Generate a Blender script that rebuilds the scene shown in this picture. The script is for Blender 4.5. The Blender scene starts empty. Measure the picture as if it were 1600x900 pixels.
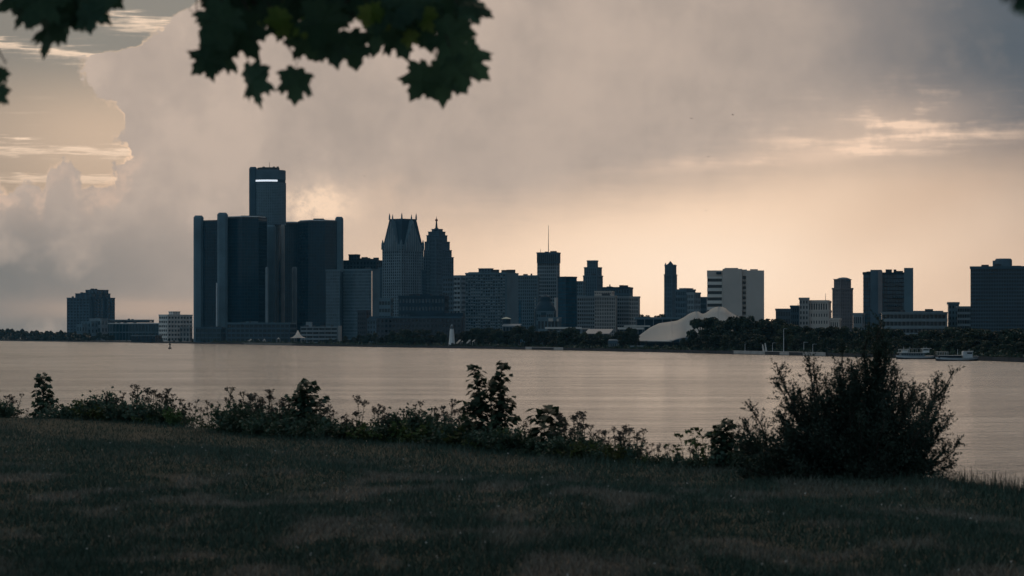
import bpy, math, random
import numpy as np
from mathutils import Vector, Matrix
R = math.radians
random.seed(7); rng = np.random.default_rng(7)
scene = bpy.context.scene
col = scene.collection

# ------------------------------------------------------------------ camera, sky, sun, exposure
F, H, HV = 4444.44, 8.0, 524.0         # focal length in picture units, eye height above the water, horizon row
def P(x, y, Y): return Vector(((x - 800) / F * Y, Y, H - (y - HV) / F * Y))
cam_data = bpy.data.cameras.new('camera'); cam = bpy.data.objects.new('camera', cam_data); col.objects.link(cam)
cam.location = (0, 0, H); cam.rotation_euler = (R(90), 0, 0)
cam_data.lens = 100; cam_data.sensor_width = 36; cam_data.shift_y = (HV - 450) / 1600
cam_data.clip_start = 0.1; cam_data.clip_end = 60000
cam_data.dof.use_dof = True; cam_data.dof.focus_distance = 500; cam_data.dof.aperture_fstop = 7.0
scene.camera = cam
scene.view_settings.view_transform = 'Standard'; scene.view_settings.look = 'None'
scene.view_settings.exposure = 0.22; scene.view_settings.gamma = 1
scene.render.engine = 'CYCLES'
scene.cycles.use_denoising = True
scene.cycles.max_bounces = 4; scene.cycles.volume_bounces = 0; scene.cycles.transparent_max_bounces = 6
scene.cycles.sample_clamp_indirect = 4

SUN_AZ, SUN_EL = R(8), R(34)

class S:
    """a node socket with arithmetic"""
    def __init__(s, t, k): s.t, s.k = t, k
    def m(s, op, *a):
        n = s.t.nodes.new('ShaderNodeMath'); n.operation = op
        s.t.links.new(s.k, n.inputs[0])
        for i, b in enumerate(a):
            if isinstance(b, S): s.t.links.new(b.k, n.inputs[i + 1])
            else: n.inputs[i + 1].default_value = b
        return S(s.t, n.outputs[0])
    def __add__(s, b): return s.m('ADD', b)
    __radd__ = __add__
    def __mul__(s, b): return s.m('MULTIPLY', b)
    __rmul__ = __mul__
    def __sub__(s, b): return s.m('SUBTRACT', b)
    def __rsub__(s, b): return (s * -1.0) + b
    def __truediv__(s, b): return s.m('DIVIDE', b)
    def __neg__(s): return s * -1.0
    def pw(s, b): return s.m('POWER', b)
    def mx(s, b): return s.m('MAXIMUM', b)
    def mn(s, b): return s.m('MINIMUM', b)
    def ab(s): return s.m('ABSOLUTE')
    def ex(s): return s.m('EXPONENT')
    def step(s, a, b, smooth=True):
        n = s.t.nodes.new('ShaderNodeMapRange'); n.interpolation_type = 'SMOOTHSTEP' if smooth else 'LINEAR'
        n.clamp = True
        s.t.links.new(s.k, n.inputs['Value'])
        for nm, v in (('From Min', a), ('From Max', b)):
            if isinstance(v, S): s.t.links.new(v.k, n.inputs[nm])
            else: n.inputs[nm].default_value = v
        return S(s.t, n.outputs['Result'])
    def curve(s, pts):
        """piecewise profile y(x) through pts"""
        xs = [p[0] for p in pts]; ys = [p[1] for p in pts]
        x0, x1, y0, y1 = min(xs), max(xs), min(ys), max(ys)
        t = s.step(x0, x1, False)
        n = s.t.nodes.new('ShaderNodeFloatCurve'); c = n.mapping.curves[0]
        q = [((x - x0) / (x1 - x0), (y - y0) / (y1 - y0)) for x, y in sorted(pts)]
        while len(c.points) < len(q): c.points.new(0.5, 0.5)
        for p, v in zip(c.points, q): p.location = v; p.handle_type = 'AUTO_CLAMPED'
        n.mapping.update()
        s.t.links.new(t.k, n.inputs['Value'])
        return S(s.t, n.outputs[0]) * (y1 - y0) + y0
def gauss(u, c, w): q = (u - c) / w; return (-(q * q)).ex()
def mixc(t, fac, a, b):
    n = t.nodes.new('ShaderNodeMix'); n.data_type = 'RGBA'; n.clamp_factor = True
    for k, v in ((0, fac), (6, a), (7, b)):
        if isinstance(v, S): t.links.new(v.k, n.inputs[k])
        elif hasattr(v, 'is_output'): t.links.new(v, n.inputs[k])
        elif k == 0: n.inputs[0].default_value = v
        else: n.inputs[k].default_value = (*v, 1)
    return n.outputs[2]
def noise(t, vec, scale, detail=3, rough=0.55, out='Fac', dist=0):
    n = t.nodes.new('ShaderNodeTexNoise'); n.inputs['Scale'].default_value = scale
    n.inputs['Detail'].default_value = detail; n.inputs['Roughness'].default_value = rough
    n.inputs['Distortion'].default_value = dist
    t.links.new(vec, n.inputs['Vector'])
    return S(t, n.outputs[0]) if out == 'Fac' else n.outputs[1]
def vscale(t, vec, s):
    n = t.nodes.new('ShaderNodeVectorMath'); n.operation = 'MULTIPLY'; n.inputs[1].default_value = s
    t.links.new(vec, n.inputs[0]); return n.outputs[0]

def srgb(r, g, b):
    f = lambda c: (c / 255 / 12.92) if c <= 10 else ((c / 255 + 0.055) / 1.055) ** 2.4
    return (f(r), f(g), f(b))

def make_world():
    w = bpy.data.worlds.new('World'); scene.world = w; w.use_nodes = True
    t = w.node_tree; t.nodes.clear()
    tc = t.nodes.new('ShaderNodeTexCoord'); d = tc.outputs['Generated']
    sp = t.nodes.new('ShaderNodeSeparateXYZ'); t.links.new(d, sp.inputs[0])
    X, Y, Z = (S(t, sp.outputs[i]) for i in range(3))
    az = X.m('ARCTAN2', Y); el = Z.m('ARCSINE')
    u = az * F + 800; v = 524 - el * F            # bearings and heights, in the same units as the survey of the skyline
    n_big = noise(t, d, 9, 2, 0.6) - 0.5
    n_knob0 = noise(t, d, 85, 4, 0.7) - 0.5
    n_mid = noise(t, d, 40, 3, 0.6) - 0.5
    n_fine = noise(t, d, 150, 3, 0.65) - 0.5
    streak = noise(t, vscale(t, d, (1, 1, 9)), 22, 3, 0.6) - 0.5
    streak2 = noise(t, vscale(t, d, (1, 1, 14)), 45, 3, 0.6) - 0.5
    # the deck of cloud, warm grey towards the sun and slate blue away from it
    dist = (((az - 0.0) * 1.0).m('POWER', 2.0) + (el * 0.85).m('POWER', 2.0)).pw(0.5)
    c = mixc(t, dist.step(0.28, 1.05), srgb(177, 160, 147), (0.34, 0.345, 0.35))
    c = mixc(t, (-Y).step(-0.35, 0.45), c, (0.170, 0.310, 0.405))
    # a darker slate flank to the upper right and a grey bank to the lower left
    right = (u + 60 + (n_mid * 90) + (n_big * 160) - (v - 100).mx(0) * 0.9).step(1100, 1690) * (1 - v.step(200, 420))
    c = mixc(t, right * 0.98, c, srgb(80, 89, 97))
    lowl = (1 - (u + n_mid * 120).step(-150, 560)) * v.step(285, 440)
    c = mixc(t, lowl * 0.95, c, srgb(100, 104, 103))
    soft = (n_big * 1.0 + n_mid * 0.5 + streak * 0.35)
    c = mixc(t, (soft * 0.5 + 0.5).step(0.62, 0.2) * 0.22, c, srgb(140, 130, 122))
    bil = noise(t, d, 26, 4, 0.62)
    c = mixc(t, bil.step(0.48, 0.66) * 0.34 * (1 - u.step(300, 900) * 0.5) * (1 - right), c, srgb(206, 184, 166))
    c = mixc(t, bil.step(0.52, 0.34) * 0.30, c, srgb(142, 132, 124))
    # light under the edge of the deck
    vedge = u.curve([(300, 372), (450, 305), (600, 300), (760, 300), (900, 278), (1050, 258), (1200, 222), (1330, 196), (1480, 202), (1600, 205), (1800, 200)])
    under = (v + n_mid * 40 + streak * 30 + n_big * 30).step(vedge - 35, vedge + 105)
    glow = (gauss(u, 1060, 640) * gauss(v, 455, 255)).mn(1)
    edge_l = u.step(330, 640)
    c = mixc(t, under * glow * edge_l * 0.97, c, srgb(250, 213, 179))
    core = gauss(u, 1090, 300) * gauss(v, 425, 90)
    c = mixc(t, core * under * 0.75, c, srgb(255, 229, 203))
    # soft darker rays falling to the right
    ray = (u * 0.5 + v + n_mid * 60)
    rays = gauss(ray, 1030, 60) * 0.30 + gauss(ray, 1190, 45) * 0.18
    c = mixc(t, rays * under * u.step(1150, 1450), c, srgb(196, 164, 138))
    # lit wisps on the edge of the deck at the right
    wis = (streak * 1.0 + n_mid * 0.7 + n_fine * 0.35 + 0.5).step(0.42, 0.85)
    wm = gauss(u, 1375, 150) * gauss(v + (u - 1385) * 0.12 + n_mid * 60, 194, 42) * 0.8 + gauss(u, 1320, 210) * gauss(v + (u - 1330) * 0.08 + n_mid * 30, 236, 14)
    c = mixc(t, (wm * (wis * 1.5 + 0.4)).mn(1) * 0.85, c, srgb(243, 209, 181))
    # bright puffs low behind the round tower
    puff = gauss(u, 492, 62) * gauss(v + n_mid * 50, 326, 34)
    c = mixc(t, (puff * (n_fine * 1.5 + n_mid * 3.4 + n_knob0 * 4.5 + 1.05)).mn(1).mx(0) * 0.9, c, srgb(244, 212, 182))
    puff2 = gauss(u, 625, 85) * gauss(v + n_mid * 60, 310, 45)
    c = mixc(t, (puff2 * (n_fine * 1.0 + n_mid * 1.6 + 0.6)).mn(1).mx(0) * 0.5, c, srgb(222, 192, 166))
    # peach band low on the left
    band = gauss(v + streak * 25, 482, 17) * (1 - u.step(300, 620)) * u.step(-100, 260)
    c = mixc(t, band * 0.75, c, srgb(182, 158, 140))
    # open sky on the left, with the tower of cumulus standing against it
    n_knob = n_knob0
    vo = t.nodes.new('ShaderNodeTexVoronoi'); vo.feature = 'F1'; vo.inputs['Scale'].default_value = 110; vo.inputs['Detail'].default_value = 0; t.links.new(d, vo.inputs['Vector'])
    puffs = S(t, vo.outputs['Distance']) - 0.45
    ea = n_mid * 60 + n_knob * 120 + n_fine * 70 + puffs * 62
    xe = v.curve([(-260, 520), (-60, 395), (0, 322), (18, 300), (32, 268), (52, 250), (72, 214), (88, 172), (97, 140), (112, 141), (140, 151), (170, 168), (190, 200), (215, 204), (245, 203), (262, 192), (285, 172), (330, 150)])
    vb = u.curve([(-260, 330), (-60, 306), (0, 298), (20, 306), (42, 293), (72, 297), (80, 268), (97, 258), (116, 266), (126, 286), (150, 296), (172, 292), (196, 266), (240, 250)])
    inx = (xe + ea * 0.55 - u); inv = (vb + ea * 0.5 - v)
    depth_in = inx.mn(inv)
    gap = depth_in.step(-4 + 0.0, 5) * (1 - az.ab().step(0.5, 0.9))
    nish = t.nodes.new('ShaderNodeTexSky'); nish.sky_type = 'NISHITA'; nish.sun_disc = False
    nish.sun_elevation = SUN_EL; nish.sun_rotation = SUN_AZ; nish.air_density = 1.0; nish.dust_density = 2.0
    nb = t.nodes.new('ShaderNodeVectorMath'); nb.operation = 'SCALE'; nb.inputs['Scale'].default_value = 0.05
    t.links.new(nish.outputs[0], nb.inputs[0])
    g = mixc(t, v.step(70, 215), srgb(132, 127, 118), srgb(194, 169, 146))
    g = mixc(t, v.step(235, 300) * 0.5, g, srgb(180, 155, 132))
    g = mixc(t, (1 - u.step(-60, 170)) * 0.45, g, srgb(124, 117, 108))
    st = (gauss(v - (u - 215) * 0.10 + streak2 * 60 + n_fine * 16, 44, 9) * u.step(120, 210) + gauss(v - (u - 60) * 0.14 + streak2 * 50 + n_fine * 14, 84, 7)
          + gauss(v - (u - 80) * 0.05 + streak2 * 55 + n_fine * 14, 238, 6) * 0.9 + gauss(v + streak2 * 40, 284, 4) * 0.7)
    st = (st * (streak2 * 1.8 + 0.85)).mn(1).mx(0)
    st = st + (streak2 * 3.0 - 0.35).mx(0).mn(1) * 0.25
    g = mixc(t, st.mn(1) * 0.85, g, srgb(242, 212, 184))
    g = mixc(t, 0.02, g, nb.outputs[0])
    rim = gauss(depth_in, 2.0, 5.0) * (n_mid * 2.6 + n_fine * 2.4 + 0.35).mx(0).mn(1)
    g = mixc(t, rim * 0.75, g, srgb(244, 206, 172))
    c = mixc(t, gap, c, g)
    inner = gauss(depth_in, -14, 16) * (n_fine * 1.6 + n_mid * 1.2 + 0.35).mx(0).mn(1) * v.step(230, 290) * (1 - az.ab().step(0.3, 0.5))
    c = mixc(t, inner * 0.6, c, srgb(240, 200, 170))
    bg = t.nodes.new('ShaderNodeBackground'); bg.inputs['Strength'].default_value = 1.0
    t.links.new(c, bg.inputs['Color'])
    bg2 = t.nodes.new('ShaderNodeBackground'); t.links.new(nish.outputs[0], bg2.inputs['Color'])
    bg2.inputs['Strength'].default_value = 0.05
    # a little of the clear sky shines through the thinner cloud overhead and behind
    thin = dist.step(0.5, 1.2) * 0.25
    mx = t.nodes.new('ShaderNodeMixShader'); t.links.new(thin.k, mx.inputs[0])
    t.links.new(bg.outputs[0], mx.inputs[1]); t.links.new(bg2.outputs[0], mx.inputs[2])
    out = t.nodes.new('ShaderNodeOutputWorld'); t.links.new(mx.outputs[0], out.inputs[0])
make_world()
scene.world.cycles.sampling_method = 'MANUAL'; scene.world.cycles.sample_map_resolution = 256

sun_d = bpy.data.lights.new('sun', 'SUN'); sun_d.energy = 0.5; sun_d.angle = R(40); sun_d.color = (1.0, 0.78, 0.58)
sun = bpy.data.objects.new('sun', sun_d); col.objects.link(sun)
sun.rotation_euler = Vector((math.sin(SUN_AZ) * math.cos(SUN_EL), math.cos(SUN_AZ) * math.cos(SUN_EL), math.sin(SUN_EL))).to_track_quat('Z', 'Y').to_euler()

# ------------------------------------------------------------------ materials
MATS = {}
def mat(name, c1, c2=None, rough=0.7, scale=1.0, spec=0.4, metal=0.0, rand=0.0, bump=0.0, bscale=None, transl=0.0, emit=0.0, stretch=None, tcol=None):
    if name in MATS: return MATS[name]
    m = bpy.data.materials.new(name); m.use_nodes = True; t = m.node_tree; b = t.nodes['Principled BSDF']
    tc = t.nodes.new('ShaderNodeTexCoord'); vec = tc.outputs['Object']
    if stretch: vec = vscale(t, vec, stretch)
    if c2 is None: c2 = tuple(x * 0.72 for x in c1)
    f = noise(t, vec, scale, 5, 0.62).step(0.32, 0.68)
    c = mixc(t, f, c1, c2)
    if rand:
        oi = t.nodes.new('ShaderNodeObjectInfo')
        hs = t.nodes.new('ShaderNodeHueSaturation'); t.links.new(c, hs.inputs['Color'])
        k = S(t, oi.outputs['Random']) * (2 * rand) + (1 - rand); t.links.new(k.k, hs.inputs['Value'])
        k2 = S(t, oi.outputs['Random']) * (0.06) + 0.47; t.links.new(k2.k, hs.inputs['Hue'])
        c = hs.outputs[0]
    t.links.new(c, b.inputs['Base Color'])
    b.inputs['Roughness'].default_value = rough; b.inputs['Metallic'].default_value = metal
    b.inputs['Specular IOR Level'].default_value = spec
    if bump:
        bn = t.nodes.new('ShaderNodeBump'); bn.inputs['Strength'].default_value = bump; bn.inputs['Distance'].default_value = 0.05
        t.links.new(noise(t, vec, bscale or scale * 4, 4).k, bn.inputs['Height']); t.links.new(bn.outputs[0], b.inputs['Normal'])
    if emit:
        t.links.new(c, b.inputs['Emission Color']); b.inputs['Emission Strength'].default_value = emit
    if transl:
        tr = t.nodes.new('ShaderNodeBsdfTranslucent')
        if tcol: tr.inputs['Color'].default_value = (*tcol, 1)
        else: t.links.new(c, tr.inputs['Color'])
        mx = t.nodes.new('ShaderNodeMixShader'); mx.inputs[0].default_value = transl
        t.links.new(b.outputs[0], mx.inputs[1]); t.links.new(tr.outputs[0], mx.inputs[2])
        t.links.new(mx.outputs[0], t.nodes['Material Output'].inputs['Surface'])
    MATS[name] = m
    return m

def glass_mat(name, c, rough=0.12, pane=3.2, var=0.5, spec=0.5):
    """window glass: every pane a little different in tone, as blinds and rooms behind make it"""
    m = bpy.data.materials.new(name); m.use_nodes = True; t = m.node_tree; b = t.nodes['Principled BSDF']
    tc = t.nodes.new('ShaderNodeTexCoord')
    vm = t.nodes.new('ShaderNodeVectorMath'); vm.operation = 'SNAP'; vm.inputs[1].default_value = (pane, pane, pane)
    t.links.new(tc.outputs['Object'], vm.inputs[0])
    wn = t.nodes.new('ShaderNodeTexWhiteNoise'); wn.noise_dimensions = '3D'; t.links.new(vm.outputs[0], wn.inputs['Vector'])
    big = noise(t, tc.outputs['Object'], 0.03, 3)
    f = S(t, wn.outputs['Value']) * 0.75 + big * 0.35
    cc = mixc(t, f, tuple(x * (1 - var) for x in c), tuple(min(1, x * (1 + var)) for x in c))
    t.links.new(cc, b.inputs['Base Color']); b.inputs['Roughness'].default_value = rough
    b.inputs['Specular IOR Level'].default_value = spec
    MATS[name] = m
    return m

# ------------------------------------------------------------------ mesh helpers
class MB:
    def __init__(s): s.v, s.f = [], []
    def add(s, v, f):
        o = len(s.v); s.v += [tuple(p) for p in v]; s.f += [tuple(i + o for i in q) for q in f]; return s
    def hexa(s, b, t):     # bottom loop, top loop
        n = len(b)
        return s.add(list(b) + list(t), [tuple(reversed(range(n))), tuple(range(n, 2 * n))] + [(i, (i + 1) % n, n + (i + 1) % n, n + i) for i in range(n)])
    def box(s, x0, x1, y0, y1, z0, z1):
        return s.hexa([(x0, y0, z0), (x1, y0, z0), (x1, y1, z0), (x0, y1, z0)], [(x0, y0, z1), (x1, y0, z1), (x1, y1, z1), (x0, y1, z1)])
    def obox(s, O, d1, a0, a1, d2, b0, b1, z0, z1):   # box in a turned frame
        q = [(a0, b0), (a1, b0), (a1, b1), (a0, b1)]
        pts = [(O[0] + d1[0] * a + d2[0] * b, O[1] + d1[1] * a + d2[1] * b) for a, b in q]
        if (d1[0] * d2[1] - d1[1] * d2[0]) * (a1 - a0) * (b1 - b0) < 0: pts.reverse()
        return s.hexa([(x, y, z0) for x, y in pts], [(x, y, z1) for x, y in pts])
    def prism(s, pts, z0, z1, top=None):
        return s.hexa([(x, y, z0) for x, y in pts], [(x, y, z1) for x, y in (top or pts)])
    def tube(s, pts, rad, n=6, cap=True):
        pts = [Vector(p) for p in pts]; rings = []
        for i, p in enumerate(pts):
            d = (pts[min(i + 1, len(pts) - 1)] - pts[max(i - 1, 0)]).normalized()
            a = d.orthogonal().normalized(); b = d.cross(a)
            r = rad[i] if hasattr(rad, '__len__') else rad
            rings.append([p + (a * math.cos(2 * math.pi * k / n) + b * math.sin(2 * math.pi * k / n)) * r for k in range(n)])
        v = [q for rg in rings for q in rg]; f = []
        for i in range(len(pts) - 1):
            for k in range(n): f.append((i * n + k, i * n + (k + 1) % n, (i + 1) * n + (k + 1) % n, (i + 1) * n + k))
        if cap: f += [tuple(reversed(range(n))), tuple(range((len(pts) - 1) * n, len(pts) * n))]
        return s.add(v, f)
    def lathe(s, prof, c=(0, 0), n=24, a0=0, a1=2 * math.pi, cap=True):   # prof: (r, z)
        full = abs(a1 - a0 - 2 * math.pi) < 1e-6; m = n if full else n + 1
        v = [(c[0] + r * math.cos(a0 + (a1 - a0) * k / n), c[1] + r * math.sin(a0 + (a1 - a0) * k / n), z) for r, z in prof for k in range(m)]
        f = [(i * m + k, i * m + (k + 1) % m, (i + 1) * m + (k + 1) % m, (i + 1) * m + k) for i in range(len(prof) - 1) for k in range(n)]
        if cap and full: f += [tuple(reversed(range(m))), tuple(range((len(prof) - 1) * m, len(prof) * m))]
        return s.add(v, f)
    def mesh(s, name, m, o=(0, 0, 0), smooth=False):
        me = bpy.data.meshes.new(name)
        me.from_pydata([(a - o[0], b - o[1], c - o[2]) for a, b, c in s.v], [], s.f)
        if m: me.materials.append(MATS[m] if isinstance(m, str) else m)
        if smooth: me.shade_smooth()
        me.update(); return me
    def build(s, name, m, parent=None, smooth=False):
        """mesh object; its points are given in the world (or the parent's frame when local)"""
        o = parent['_o'] if parent is not None and '_o' in parent else (0, 0, 0)
        ob = bpy.data.objects.new(name, s.mesh(name, m, o, smooth)); col.objects.link(ob)
        if parent is not None:
            ob.parent = parent
            if '_o' in parent: ob['_o'] = [0.0 + q for q in o]
        return ob

def np_mesh(name, V, Fa, m, smooth=False):
    """V (n,3); Fa (k,3|4) index array"""
    me = bpy.data.meshes.new(name); k = Fa.shape[1]
    me.vertices.add(len(V)); me.vertices.foreach_set('co', np.asarray(V, np.float32).ravel())
    me.loops.add(Fa.size); me.loops.foreach_set('vertex_index', Fa.astype(np.int32).ravel())
    me.polygons.add(len(Fa)); me.polygons.foreach_set('loop_start', np.arange(0, Fa.size, k, dtype=np.int32))
    me.materials.append(MATS[m]); me.update(calc_edges=True); me.validate()
    if smooth: me.shade_smooth()
    return me
def obj(name, me, parent=None, loc=(0, 0, 0)):
    o = bpy.data.objects.new(name, me); col.objects.link(o); o.location = loc
    if parent is not None: o.parent = parent
    return o
def tag(o, label=None, cat=None, group=None, kind=None):
    if label: o['label'] = label
    if cat: o['category'] = cat
    if group: o['group'] = group
    if kind: o['kind'] = kind
    return o
def thing(name, label, cat, loc, group=None, world=True):
    """an Empty at the thing's base; parts built afterwards in world coordinates are made relative to it"""
    o = bpy.data.objects.new(name, None); col.objects.link(o); o.location = loc; o.empty_display_size = 0.5
    if world: o['_o'] = [float(q) for q in loc]
    return tag(o, label, cat, group)
def copy_tree(o, parent=None):
    c = o.copy(); col.objects.link(c); c.parent = parent
    for ch in o.children: copy_tree(ch, c)
    return c

# ------------------------------------------------------------------ the setting: river, far ground, lawn
GZ = 1.2            # level of the far bank
SHORE = [(-500, 529.5), (-200, 531), (0, 532.5), (150, 534.5), (330, 537.3), (500, 541), (760, 545), (1010, 550), (1260, 556), (1440, 560.3), (1600, 566), (1800, 573), (2200, 590)]
def interp(pts, x):
    if x <= pts[0][0]: return pts[0][1]
    for (a, b), (c, d) in zip(pts, pts[1:]):
        if x <= c: return b + (d - b) * (x - a) / (c - a)
    return pts[-1][1]
def shoreY(x): return H * F / (interp(SHORE, x) - HV)     # distance of the far waterline along a bearing

def make_water():
    m = bpy.data.materials.new('river_water'); m.use_nodes = True; t = m.node_tree; b = t.nodes['Principled BSDF']
    tc = t.nodes.new('ShaderNodeTexCoord'); vec = tc.outputs['Object']
    big = noise(t, vscale(t, vec, (1, 0.5, 1)), 0.012, 4)
    b.inputs['Base Color'].default_value = (0.020, 0.030, 0.034, 1)
    rg = big.step(0.35, 0.7) * 0.05 + 0.15; t.links.new(rg.k, b.inputs['Roughness'])
    b.inputs['IOR'].default_value = 1.33; b.inputs['Specular IOR Level'].default_value = 0.5
    w1 = noise(t, vscale(t, vec, (0.55, 1, 1)), 0.55, 5, 0.6, dist=0.3)
    w2 = noise(t, vscale(t, vec, (0.48, 1, 1)), 0.30, 4, 0.6)
    w3 = noise(t, vec, 2.6, 3, 0.6)
    lane = noise(t, vscale(t, vec, (0.22, 1, 1)), 0.045, 4, 0.6)
    gust = big.step(0.3, 0.7) * 0.45 + lane.step(0.35, 0.65) * 0.6 + 0.4
    hgt = (w1 * 0.9 + w3 * 0.25 + w2 * 2.3) * gust
    bn = t.nodes.new('ShaderNodeBump'); bn.inputs['Strength'].default_value = 1.0; bn.inputs['Distance'].default_value = 0.72
    t.links.new(hgt.k, bn.inputs['Height']); t.links.new(bn.outputs[0], b.inputs['Normal'])
    MATS['river_water'] = m
    o = MB().add([(-3500, 30, 0), (1500, 30, 0), (1500, 5990, 0), (-3500, 5990, 0)], [(0, 1, 2, 3)]).build('river', 'river_water')
    tag(o, kind='structure')
make_water()

mat('far_soil', (0.05, 0.055, 0.05), (0.03, 0.035, 0.03), 0.9, 0.02)
mat('quay_concrete', (0.20, 0.20, 0.19), (0.12, 0.12, 0.12), 0.85, 0.3)
mat('quay_dark', (0.05, 0.055, 0.06), (0.03, 0.032, 0.035), 0.9, 0.3)
mat('pale_concrete', (0.42, 0.41, 0.39), (0.32, 0.31, 0.30), 0.8, 0.2)
def make_far_bank():
    front = []
    for x in range(-500, 2201, 25):
        Y = shoreY(x) * (1 + 0.0025 * math.sin(x * 0.05) + 0.002 * math.sin(x * 0.13)); front.append(((x - 800) / F * Y, Y))
    n = len(front); far = 6000
    V = [(x, y + 0.6, GZ) for x, y in front] + [(x * far / y if y > 1500 else x + 900, far, GZ) for x, y in front]
    mb = MB().add(V, [(i, i + 1, n + i + 1, n + i) for i in range(n - 1)])
    tag(mb.build('far_ground', 'far_soil'), kind='structure')
    wall = MB()
    V = [(x, y, -1.5) for x, y in front] + [(x, y, GZ + 0.15) for x, y in front] + [(x, y + 1.4, GZ + 0.15) for x, y in front] + [(x, y + 1.4, -1.5) for x, y in front]
    f = []
    for i in range(n - 1):
        for k in range(3): f.append((k * n + i, k * n + i + 1, (k + 1) * n + i + 1, (k + 1) * n + i))
    wall.add(V, f); tag(wall.build('seawall', 'quay_dark'), kind='structure')
make_far_bank()
def quay(x0, x1, z1, depth, m, name='promenade'):
    """a stretch of promenade edge standing on the far seawall"""
    mb = MB(); st = 8; xs = [x0 + (x1 - x0) * i / st for i in range(st + 1)]
    fr = [((x - 800) / F * (shoreY(x) - 1.5), shoreY(x) - 1.5) for x in xs]
    V = []
    for dz, dy in ((0.15, 0), (z1, 0), (z1, depth), (0.15, depth)): V += [(x, y + dy, dz) for x, y in fr]
    n = st + 1
    f = [(k * n + i, k * n + i + 1, ((k + 1) % 4) * n + i + 1, ((k + 1) % 4) * n + i) for i in range(st) for k in range(4)]
    f += [(0, n, 2 * n, 3 * n), (st, 3 * n + st, 2 * n + st, n + st)]
    mb.add(V, f); return tag(mb.build(name, m), kind='structure')
quay(821, 880, 1.55, 14, 'pale_concrete')
quay(1147, 1290, 1.5, 12, 'pale_concrete')
quay(378, 462, 1.6, 20, 'quay_concrete')

EDGE = [(-400, 632), (0, 650), (100, 656), (300, 668), (430, 682), (520, 690), (700, 700), (1000, 724), (1180, 742), (1480, 762), (1600, 776), (2000, 830)]
LZ = H - 1.6        # level of the lawn
def edgeY(x): return 1.6 * F / (interp(EDGE, x) - HV)
def lawn_h(X, Y):
    return LZ + 0.05 * np.sin(X * 0.55 + 1.3) * np.sin(Y * 0.31) + 0.03 * np.sin(X * 1.3 + Y * 0.7)
def grass_mat(name, g1, g2, d1, d2, bump):
    m = bpy.data.materials.new(name); m.use_nodes = True; t = m.node_tree; b = t.nodes['Principled BSDF']
    vec = t.nodes.new('ShaderNodeTexCoord').outputs['Object']
    pv = vscale(t, vec, (1.15, 0.5, 0.0))
    patch = noise(t, pv, 0.85, 5, 0.6, dist=0.6).step(0.48, 0.62)
    fine = noise(t, vec, 14, 3, 0.6)
    g = mixc(t, fine.step(0.3, 0.7), g1, g2); d = mixc(t, fine.step(0.3, 0.7), d1, d2)
    oi = noise(t, vscale(t, vec, (1, 0.5, 0)), 0.25, 3).step(0.35, 0.65) * 0.35
    sp = t.nodes.new('ShaderNodeSeparateXYZ'); t.links.new(vec, sp.inputs[0])
    worn = 1 - (S(t, sp.outputs[1]) + noise(t, vscale(t, vec, (0.3, 0.1, 0)), 1.0, 2) * 14 - S(t, sp.outputs[0]) * -0.6).step(33, 44) * 0.75    # the strip by the bank is lusher
    c = mixc(t, ((patch * 0.75 + oi * patch) * worn + fine.step(0.6, 0.75) * 0.13).mn(1), g, d)
    t.links.new(c, b.inputs['Base Color']); b.inputs['Roughness'].default_value = 0.85; b.inputs['Specular IOR Level'].default_value = 0.15
    if bump:
        bn = t.nodes.new('ShaderNodeBump'); bn.inputs['Strength'].default_value = 0.8; bn.inputs['Distance'].default_value = 0.04
        t.links.new(noise(t, vec, 22, 4).k, bn.inputs['Height']); t.links.new(bn.outputs[0], b.inputs['Normal'])
    MATS[name] = m
grass_mat('lawn_soil', (0.030, 0.036, 0.022), (0.020, 0.026, 0.016), (0.085, 0.068, 0.050), (0.055, 0.046, 0.034), True)
grass_mat('grass_blade', (0.076, 0.124, 0.096), (0.040, 0.072, 0.058), (0.30, 0.272, 0.228), (0.185, 0.170, 0.145), False)
def make_lawn():
    xs = np.linspace(-600, 2200, 90)
    V, rows = [], []
    Yn = np.concatenate([np.linspace(-25, 8, 12), ])
    # rows run from behind the camera to the lip of the bank, then down to the river bed
    for i, x in enumerate(xs):
        eY = edgeY(float(x)); k = (x - 800) / F
        prof = [(-20, 0), (-5, 0), (4, 0), (10, 0)] + [(10 + (eY - 10) * j / 24, 0) for j in range(1, 25)] + [(eY + 0.8, -0.15), (eY + 2.2, -1.2), (eY + 6, -4.2), (eY + 12, -LZ - 1.0)]
        row = []
        for (Y, dz) in prof:
            Xw = k * max(Y, 12) * (1.0 if Y > 12 else 1.6 - 0.05 * Y if False else 1.0) * 1.0
            if Y <= 12: Xw = k * 12 + (x - 800) / F * (12 - Y) * 2.0
            row.append((Xw, Y, float(lawn_h(Xw, Y)) + dz))
        rows.append(row)
    n = len(rows[0]); V = [p for r in rows for p in r]
    f = [(i * n + j, (i + 1) * n + j, (i + 1) * n + j + 1, i * n + j + 1) for i in range(len(rows) - 1) for j in range(n - 1)]
    tag(MB().add(V, f).build('lawn', 'lawn_soil', smooth=True), kind='structure')
    # land beyond the field of view, so that the ground does not end at the lawn's sides
    tag(MB().add([(-600, -300, LZ - 0.3), (600, -300, LZ - 0.3), (600, 10, LZ - 0.3), (-600, 10, LZ - 0.3)], [(0, 1, 2, 3)]).build('park_ground', 'lawn_soil'), kind='structure')
make_lawn()
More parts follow.
